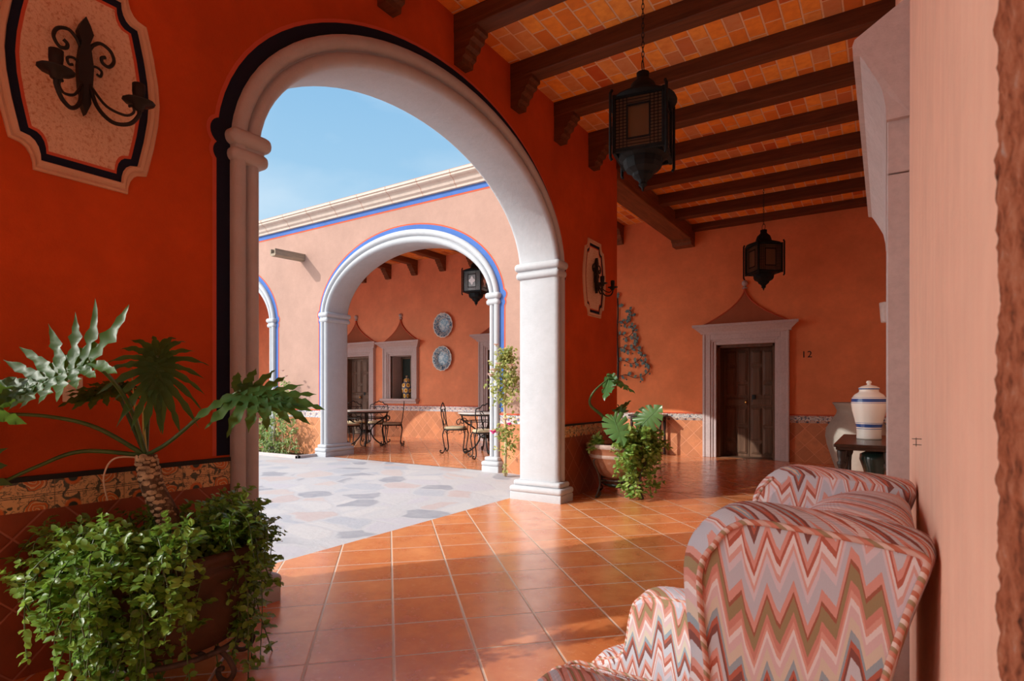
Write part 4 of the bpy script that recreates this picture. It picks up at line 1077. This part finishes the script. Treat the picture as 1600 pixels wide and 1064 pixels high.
r = plant_root('philodendron', 'tall philodendron with big deeply cut leaves and a scarred trunk at left', 'plant', tuple(PL+Vector((-.02, .03, .52))))
lo = Vector(r.location)
def vp(px, py, k): # world point at distance k along the view axis
    q = view(px, k); return Vector((q[0], q[1], 1.18+(615-py)/900*k))
CR = vp(228, 712, 2.47)-lo           # crown
tp = smooth_pts([(0, 0, -.03), (-.03, .0, .10), (CR.x*.75, CR.y*.75, .26), (CR.x, CR.y, CR.z)], 8)
g = G(); g.tube(tp, [.052-.012*i/len(tp) for i in range(len(tp))], 12); tr = g.build('trunk', 'trunk', r)
g = G()
for i in range(len(tp)*6):
    if random.random() < .12: continue
    t = i/(len(tp)*6-1)*(len(tp)-1); k = min(int(t), len(tp)-2); p = tp[k].lerp(tp[k+1], t-k); a = i*2.399
    R_ = .050-.012*t/len(tp)
    c = p+Vector((math.cos(a)*R_, math.sin(a)*R_, 0)); ax_ = Vector((math.cos(a), math.sin(a), .15)); s1 = Vector((-math.sin(a), math.cos(a), 0)); s2 = ax_.cross(s1)
    w0 = random.uniform(.014, .027); h0 = random.uniform(.008, .014); vs = [c+ax_*.006]
    for q in range(10): vs.append(c+s1*w0*math.cos(q*PI/5)+s2*h0*math.sin(q*PI/5))
    g.add(vs, [(0, q+1, (q+1) % 10+1) for q in range(10)], True)
g.build('leaf_scars', 'scar', tr, False)
def petiole(pts, r0=.010, r1=.006, mat='stem'):
    sp = smooth_pts(pts, 8); g = G(); g.tube(sp, [r0+(r1-r0)*i/(len(sp)-1) for i in range(len(sp))], 8); return g.build('petiole', mat, r)
def V(px, py, k): return vp(px, py, k)-lo
UP = Vector((0, 0, 1)); TC = -Vector((view(240, 1)[0], view(240, 1)[1], 0)).normalized()   # towards the camera
RT = Vector((math.cos(YAW), math.sin(YAW), 0))
def add_leaf(*a, **k):
    g = G(); palm_leaf(g, *a, **k); g.build('leaf', 'philo', r, False)
# bright leaf reaching left into the sun
petiole([CR, V(205, 640, 2.36), V(172, 590, 2.12), V(138, 565, 2.0)])
add_leaf(V(138, 565, 2.0), -RT*.88-UP*.36+TC*.15, TC*.66+UP*.60+RT*.1, .25, 8, lambda t: 138-120*t, lambda t: .13+.10*math.sin(PI*(.35+.6*t))+(.06 if t < .05 else 0), .019, .15, -1.0, .8, .2, .24, .55)
# umbrella leaf in the middle
petiole([CR, V(232, 640, 2.5), V(243, 575, 2.48), V(247, 556, 2.47)])
add_leaf(V(247, 557, 2.47), -UP*.80+TC*.55-RT*.05, TC*.80+UP*.62, .12, 10, lambda t: 172-155*t, lambda t: .225-.06*t, .0145, 1.7, .8, .35, .16)
# leaf over the white column
petiole([CR, V(265, 690, 2.42), V(320, 645, 2.38), V(372, 612, 2.36)])
add_leaf(V(371, 613, 2.36), RT*.95-UP*.10+TC*.15, TC*.72+UP*.62, .19, 7, lambda t: 124-104*t, lambda t: .19+.0*t, .022, .5, .2, .3, .17)
# dark leaf behind
petiole([CR, V(205, 660, 2.52), V(188, 620, 2.50), V(190, 600, 2.50)])
add_leaf(V(190, 602, 2.50), -RT*.62-UP*.1+TC*.70, UP*.85+TC*.4, .13, 7, lambda t: 150-130*t, lambda t: .13, .018, 1.2, .2, .15, .1)
# long arching stalks to the left, their leaves outside the picture
petiole([CR, V(150, 668, 2.36), V(70, 650, 2.28), V(-20, 647, 2.2)]); petiole([CR, V(130, 705, 2.36), V(60, 728, 2.30), V(-20, 765, 2.24)])
add_leaf(V(-38, 646, 2.17), -RT*.7-UP*.2+TC*.4, UP*.7+TC*.5, .18, 8, lambda t: 150-130*t, lambda t: .15, .02, .4, .2, .5, .12)
add_leaf(V(-30, 640, 1.95), -RT*.3+UP*.5+TC*.3, TC*.6+UP*.5, .14, 6, lambda t: 140-120*t, lambda t: .14, .02, .5, .2, .8, .12)
add_leaf(V(-48, 740, 2.15), -RT*.2+UP*.6+TC*.2, TC*.6+UP*.4, .14, 6, lambda t: 130-112*t, lambda t: .13, .02, .5, .2, .6, .12)
for a, b in ((205, 575), (226, 574)):
    g = G(); sp = smooth_pts([CR, V((a+222)/2, 650, 2.44), V(a, b, 2.43)], 8); g.tube(sp, [.008*(1-.85*i/(len(sp)-1)) for i in range(len(sp))], 7); g.build('young_shoot', 'young', r)
g = G(); g.tube(smooth_pts([CR-UP*.01, V(180, 716, 2.4), V(162, 745, 2.4), V(168, 782, 2.42)], 7), .0035, 6); g.build('aerial_root', 'root', r)

# ---------------------------------------------------------------- right planter
PR = Vector((-2.60, 6.33, 0))
r = thing('plant_pot', 'worn terracotta bowl pot in the corner right of the arch', 'pot', tuple(PR+Vector((0, 0, .20))))
g = G(); g.lathe([(.0, 0), (.17, 0), (.22, .03), (.30, .12), (.345, .22), (.355, .25), (.365, .26), (.36, .28), (.365, .33), (.385, .36), (.395, .39), (.385, .405), (.35, .405), (.34, .37), (0, .365)], 56); g.build('body', 'pot', r)
g = G(); g.lathe([(.0, .366), (.335, .367), (.1, .385), (0, .39)], 24); g.build('soil', 'soil', r)
r = thing('plant_stand', 'iron stand with curled feet under the terracotta bowl right of the arch', 'plant stand', tuple(PR))
g = G(); g.tube([(.21*math.cos(2*PI*i/36), .21*math.sin(2*PI*i/36), .185) for i in range(37)], .011, 8); g.build('ring', 'rust_iron', r)
for a in (math.radians(d) for d in (-114, -24, 66, 156)):
    c, s_ = math.cos(a), math.sin(a); g = G()
    g.tube([(c*u, s_*u, v) for u, v in smooth_pts2([(.385, .44), (.40, .40), (.33, .26), (.31, .15), (.345, .05), (.37, .012), (.335, .01), (.30, .045), (.325, .075), (.345, .05)])], .010, 7)
    g.tube([(c*.21, s_*.21, .185), (c*.315, s_*.315, .185)], .009, 6); g.build('leg', 'rust_iron', r)
g = G(); g.lathe([(0, 0), (.16, 0), (.21, .03), (.215, .045), (.2, .045), (.15, .02), (0, .02)], 32)
tag(g.build('pot_saucer', 'dark_glaze', None, True, tuple(PR+Vector((0, 0, .10)))), 'dark green glazed saucer hung under the terracotta bowl', 'saucer')
r = plant_root('trailing_succulent', 'light green leafy plant cascading down the front of the terracotta bowl', 'plant', tuple(PR+Vector((0, 0, .58))))
g = G(); gs = G()
for _ in range(80):
    a = math.radians(random.uniform(-70, 8)); o = Vector((math.cos(a), math.sin(a), 0)); st = o*random.uniform(.15, .36)
    trailing(g, gs, st, o+rv(.25), random.uniform(.04, .17), random.uniform(.05, .20), random.choice((random.uniform(.0, .2), random.uniform(.2, .54))), .056, .044, .036, .05)
for _ in range(7):
    a = math.radians(-120+random.uniform(-8, 8)); o = Vector((math.cos(a), math.sin(a), 0)); trailing(g, gs, o*.27, o, .08, .07, .02, .055, .042, .03)
g.build('foliage', 'leaf_light', r, False); gs.build('shoots', 'stem', r)

r = plant_root('monstera', 'split-leaf monstera with glossy perforated leaves rising from the terracotta bowl', 'plant', tuple(PR+Vector((0, 0, .57))))
lo = Vector(r.location)
TC = -Vector((view(980, 1)[0], view(980, 1)[1], 0)).normalized()
def mon(px, py, k, d, n, L, tone, **kw):
    g = G(); split_leaf(g, V(px, py, k), d, n, L, tone=tone, **kw); g.build('leaf', 'monstera', r, False)
petiole([(0.05, -.02, 0), V(985, 690, 6.5), V(1000, 668, 6.45), V(1003, 663, 6.42)], .009, .006)
mon(1002, 665, 6.42, RT*.62+UP*.72+TC*.25, TC*.85+UP*.25-RT*.1, .34, .95, slit=.40, lobes=7)
petiole([(0, -.05, 0), V(955, 680, 6.4), V(953, 655, 6.35), V(957, 648, 6.3)], .009, .006)
mon(958, 651, 6.3, -UP*.75+RT*.30+TC*.35, TC*.75+UP*.6, .32, .8, slit=.42, lobes=7)
petiole([(-.03, -.05, 0), V(945, 655, 6.5), V(922, 632, 6.45), V(928, 612, 6.4), V(950, 592, 6.4)], .022, .008)
mon(953, 588, 6.4, -UP*.80-RT*.18+TC*.2, TC*.45+UP*.55-RT*.7, .26, .25)
mon(955, 588, 6.35, RT*.8-UP*.5+TC*.1, UP*.7+RT*.4+TC*.3, .30, .0, slit=.25, lobes=7)
petiole([(-.02, .03, 0), V(965, 668, 6.7), V(968, 640, 6.7), V(965, 632, 6.7)], .009, .006)
mon(964, 640, 6.7, UP*.4+RT*.6, -TC*.3+UP*.5-RT*.4, .20, .0)
g = G(); small_leaf(g, V(968, 645, 6.6), UP+RT*.2, TC, .1, .035, .2); small_leaf(g, V(968, 645, 6.6), RT*.9+UP*.7, TC, .12, .035, .3); small_leaf(g, V(968, 645, 6.6), RT+UP*.25, TC, .12, .035, .3); small_leaf(g, V(968, 645, 6.6), -RT+UP*.4, TC, .1, .035, .1); g.build('young_leaf', 'monstera', r, False)

# ---------------------------------------------------------------- side table behind the bowl
r = thing('side_table', 'dark wooden side table against the back wall behind the monstera', 'table', (-3.86, W3Y-.22, 0))
g = G(); g.rbox(-.34, -.2, .74, .34, .17, .78, .008, 2, False); g.box(-.30, -.17, .66, .30, .14, .74); g.build('top', 'table_wood', r)
for sx in (-1, 1):
    for sy in (-.15, .12):
        g = G(); g.lathe([(.025, 0), (.03, .05), (.02, .1), (.028, .3), (.02, .45), (.03, .6), (.028, .68)], 10, (sx*.28, sy, 0)); g.build('leg', 'leg_wood', r)
g = G(); g.box(-.28, -.14, .16, .28, .11, .19); g.build('shelf', 'table_wood', r)

# ---------------------------------------------------------------- console, vase, urn on the right
r = thing('console_table', 'dark polished wooden console table by the right wall holding the white vase', 'table', (-.145, 6.1, 0))
g = G(); g.rbox(-.215, -.66, .738, .205, .72, .765, .008, 2, False); g.rbox(-.20, -.64, .715, .19, .70, .740, .004, 1, False); g.build('top', 'table_wood', r)
for sx, sy in ((-.16, -.58), (-.16, .64), (.17, -.58), (.17, .64), (-.16, .03)):
    g = G(); g.lathe([(.026, 0), (.03, .03), (.02, .06), (.019, .5), (.024, .56), (.036, .59), (.036, .61), (.025, .62), (.033, .66), (.036, .70), (.032, .716)], 16, (sx, sy, 0)); g.build('leg', 'leg_wood', r)
g = G(); g.lathe([(0, 0), (.098, 0), (.10, .01), (.097, .05), (.10, .10), (.115, .18), (.135, .26), (.143, .33), (.138, .37), (.115, .405), (.085, .425), (.078, .435), (.078, .45), (.082, .46), (.0, .46)], 48)
r = thing('lidded_vase', 'white lidded vase with two blue bands standing on the console table', 'vase', (-.125, 6.20, .766))
g.build('body', 'vase', r)
g = G(); g.lathe([(.084, .452), (.084, .466), (.06, .482), (.025, .492), (.014, .498), (.014, .503), (.022, .512), (.02, .525), (.012, .532), (0, .534)], 32); g.build('lid', 'vase', r)
g = G(); g.lathe([(0, 0), (.20, 0), (.22, .03), (.28, .22), (.36, .48), (.38, .60), (.37, .70), (.30, .82), (.245, .90), (.235, .95), (.27, 1.02), (.295, 1.05), (.285, 1.06), (.20, .98), (0, .97)], 48)
tag(g.build('stone_urn', 'grey_plaster', None, True, (-.33, 9.2, 0)), 'big grey clay urn on the floor behind the white vase', 'urn')
g = G(); g.lathe([(0, 0), (.08, 0), (.09, .02), (.07, .10), (.065, .36), (.09, .48), (.12, .57), (.115, .62), (.06, .65), (0, .65)], 32)
tag(g.build('glazed_jar', 'dark_glaze', None, True, (-.085, 6.30, 0)), 'tall dark green glazed jar on the floor under the console table', 'jar')
r = thing('wall_light', 'small white wall light peeking past the stone door jamb at right', 'wall light', (RX, 8.2, 2.15))
g = G(); g.rbox(-.02, -.05, -.10, .004, .05, .10, .004, 1); g.build('back_plate', 'white_paint_line', r)
g = G(); g.lathe([(.045, -.12), (.05, -.1), (.065, .11), (.06, .12), (0, .11)], 24, (-.065, 0, 0)); g.build('shade', 'white_paint_line', r)
r = tag(G_ := (lambda g: (g.tube([(0, 0, .007), (-.018, 0, .007)], .0008, 6), g.tube([(0, 0, -.006), (-.016, 0, -.006)], .0008, 6), g.tube([(-.010, 0, .010), (-.010, 0, -.010)], .0007, 6), g.build('wall_hook', 'rust_iron', None, True, (RX, 1.57, 1.072)))[-1])(G()), 'tiny rusty hook on the peach wall above the armchair', 'hook')

# ---------------------------------------------------------------- armchair
r = thing('armchair', 'wing armchair in pink and olive zigzag flame-stitch fabric against the right wall', 'armchair', (0, 0, 0))
out = [(-.11, .13), (-.045, .45), (-.014, .66), (.012, .794), (.038, .889), (.056, .945), (.058, .966), (.044, .982), (.0, .990), (-.06, .996), (-.12, 1.000), (-.19, 1.002), (-.235, .985), (-.270, .945), (-.284, .89), (-.278, .80), (-.272, .73), (-.290, .665), (-.35, .635), (-.45, .635), (-.54, .630), (-.585, .605), (-.603, .55), (-.612, .49), (-.632, .445), (-.68, .425), (-.715, .40), (-.72, .33), (-.72, .13)]
sp = [(q.x, q.y) for q in smooth_pts([(a, b, 0) for a, b in out], 5)]
def offset(poly, d):
    n = len(poly); res = []; d0 = d
    for i in range(n):
        d = d0*(.45+.85*max(0, min(1, (-.17-poly[i][0])/.08))*max(0, min(1, (poly[i][1]-.62)/.1)))
        a = Vector(poly[max(i-1, 0)]) if i else Vector(poly[0]); b = Vector(poly[min(i+1, n-1)]); t_ = (b-a).normalized()
        nrm = Vector((-t_.y, t_.x))      # inside for this winding
        res.append((poly[i][0]+nrm.x*d, poly[i][1]+nrm.y*d))
    return res
def side(ya, yb, outer_first):
    g = G(); prof = [(0, .030), (.004, .024), (.02, .010), (.045, .0), (.09, .0), (.115, .010), (.13, .03)]
    layers = []
    for t, d in prof:
        y = ya+(yb-ya)*t/.13; layers.append([(a, y, b) for a, b in offset(sp, d)])
    n = len(sp); vs = [p for L in layers for p in L]; k = len(layers)
    fs = [(j*n+i, j*n+i+1, (j+1)*n+i+1, (j+1)*n+i) for j in range(k-1) for i in range(n-1)]
    g.add(vs, fs, True)
    for L in (layers[0], layers[-1]):
        tri_ = geometry.tessellate_polygon([[Vector((p[0], p[2], 0)) for p in L]]); g.add(L, tri_, False)
    o = g.build('wing', 'fabric', r)
    g = G(); p0 = layers[0]; g.tube([(a, y+(-.002 if yb > ya else .002), b) for a, y, b in p0[::2]], .0048, 7); g.build('piping', 'piping', o)
    if True:
        p1 = layers[-2]; g = G(); g.tube(p1[60:-8], .004, 6); g.build('piping', 'piping', o)
side(.92, 1.06, True); side(1.65, 1.51, True)
# backrest cushion
prof = [(-.20, .46), (-.195, .60), (-.175, .78), (-.15, .885), (-.115, .940), (-.06, .965), (0, .968), (.035, .955), (.045, .92), (.02, .83), (-.03, .66), (-.10, .30), (-.12, .20)]
pp = [(q.x, q.y) for q in smooth_pts([(a, b, 0) for a, b in prof], 5)]
g = G(); ny = 16; vs = []
for j in range(ny+1):
    t = j/ny; y = 1.04+.49*t; bl = .022*math.sin(PI*t)**.6-.012
    for a, b in pp:
        k = max(0, min(1, (b-.5)/.3)); vs.append((a-bl*(1 if a < -.05 else .2), y, b+bl*k))
n = len(pp); g.add(vs, [(j*n+i, j*n+i+1, (j+1)*n+i+1, (j+1)*n+i) for j in range(ny) for i in range(n-1)], True); g.build('backrest', 'fabric', r)
g = G(); g.rbox(-.70, 1.03, .13, -.08, 1.54, .34, .02, 3); g.build('seat_frame', 'fabric', r)
g = G(); g.rbox(-.735, 1.07, .33, -.16, 1.425, .455, .045, 5); sc2 = g.build('seat_cushion', 'fabric', r)
g = G(); g.tube([(-.722, 1.09, .446), (-.722, 1.405, .446), (-.70, 1.418, .449), (-.25, 1.418, .449)], .005, 6); g.build('piping', 'piping', sc2)
for x, y in ((-.66, .99), (-.66, 1.58), (-.14, .99), (-.14, 1.58)):
    g = G(); g.lathe([(.015, 0), (.018, .01), (.03, .12), (.03, .14)], 12, (x, y, 0)); g.build('leg', 'leg_wood', r)

# true size and place of the chair: its base centre stands at the root
CK = 1.12; base_ = Vector((-.36, 1.44, 0))
r.location = base_
for o in [c for c in r.children]+[d for c in r.children for d in c.children]:
    for v_ in o.data.vertices:
        q = v_.co*CK+Vector((0, 0, 1.18*(1-CK)))
        if o.name.startswith('leg') and q.z < .05: q.z = max(0, v_.co.z-.0)
        v_.co = q-base_
# ---------------------------------------------------------------- courtyard planting
r = thing('planting_bed', 'low stone-edged planting bed at the foot of the far pier', 'planting bed', (-9.25, W2Y-.28, .04))
g = G()
for a in ((-.75, -.24, .75, -.17), (-.75, -.24, -.68, .2), (.68, -.24, .75, .2)): g.rbox(a[0], a[1], 0, a[2], a[3], .07, .01, 1, False)
g.build('kerb', 'stone', r); g = G(); g.box(-.7, -.18, 0, .7, .2, .045); g.build('soil', 'soil', r)
def bush(name, label, loc, stems, leafm, canes=True, fl=()):
    r = thing(name, label, 'plant', loc); gl = G(); gc = G(); gf = {}
    for (x, y, h, spread, n) in stems:
        top = Vector((x*1.3+random.uniform(-.05, .05), y, h)); b = Vector((x, y, 0))
        p = smooth_pts([b, b.lerp(top, .4)+rv(.05), top], 6); gc.tube(p, [.010-.006*i/(len(p)-1) for i in range(len(p))], 6)
        for _ in range(n):
            t = random.uniform(.15, 1)**.8; q = p[int(t*(len(p)-1))]; c = q+Vector((random.gauss(0, spread), random.gauss(0, spread*.5), random.gauss(0, spread*.6)))
            if c.z < .02: c.z = .03
            c.y = min(c.y, .14)
            for _ in range(5): small_leaf(gl, c+rv(.02), rv()+Vector((0, 0, -.1)), (Vector((0, -.5, 1))+rv(.6)).normalized(), random.uniform(.04, .07), .035, random.random())
    gl.build('foliage', leafm, r, False); gc.build('stems', 'cane', r)
    for (x, y, z, s_, mt) in fl:
        g = G()
        for k in range(9):
            a = k*2.4; d = Vector((math.cos(a), math.sin(a)*.7, .3+.08*k)); small_leaf(g, Vector((x, y, z)), d, Vector((0, 0, 1)), s_, s_*.9, .5)
        g.ball((x, y, z+s_*.15), s_*.3, seg=8, rings=5); g.build('blossom', mt, r, False)
    return r
bush('rose_bush', 'green climbing shrub with yellowish blooms at the pier left of the far arch', (-9.4, W2Y-.27, .085), [(-.45, 0, .6, .12, 60), (-.25, .0, .95, .12, 70), (-.05, 0, .75, .13, 70), (.12, .02, 1.35, .10, 80), (.3, 0, .6, .10, 40), (-.6, 0, .4, .1, 30)], 'bush_leaf', True, [(.42, -.05, .72, .06, 'yellow'), (.36, -.04, .62, .05, 'yellow'), (.20, -.05, 1.5, .05, 'blush'), (.3, -.05, 1.4, .05, 'blush')])
q = view(796, 7.95)
r = bush('rose_tree', 'slender rose standard with pink blooms beside the white column', (q[0], W2Y-.30, .06), [(0, 0, .15, .03, 3)], 'rose_leaf', True, [(-.14, -.08, .58, .075, 'pink'), (.10, -.05, .70, .05, 'pink'), (.03, -.05, .76, .05, 'blush'), (-.16, -.03, 1.42, .08, 'blush'), (-.05, -.08, 1.5, .07, 'blush'), (.12, -.06, 1.48, .07, 'blush'), (-.24, 0, 1.36, .07, 'blush'), (.2, .02, 1.40, .06, 'blush'), (-.15, 0, 1.78, .05, 'blush')])
g = G(); g.tube([(0, 0, 0), (.01, .01, .5), (-.01, 0, 1.0), (.02, 0, 1.3)], [.022, .018, .016, .01], 8); g.build('cane', 'cane', r)
g = G()
for _ in range(330):
    c = Vector((random.gauss(0, .11), random.gauss(0, .07), 1.25+random.gauss(.05, .16)))
    if random.random() < .25: c = Vector((random.gauss(.03, .06), random.gauss(0, .05), 1.62+random.gauss(0, .06)))
    elif random.random() < .3: c = Vector((random.gauss(0, .10), random.gauss(0, .05), .55+random.gauss(0, .14)))
    c.y = min(c.y, .17)
    for _ in range(4): small_leaf(g, c+rv(.03), rv(), (Vector((0, -.5, 1))+rv(.6)).normalized(), random.uniform(.04, .065), .034, random.random())
g.build('foliage', 'rose_leaf', r, False)
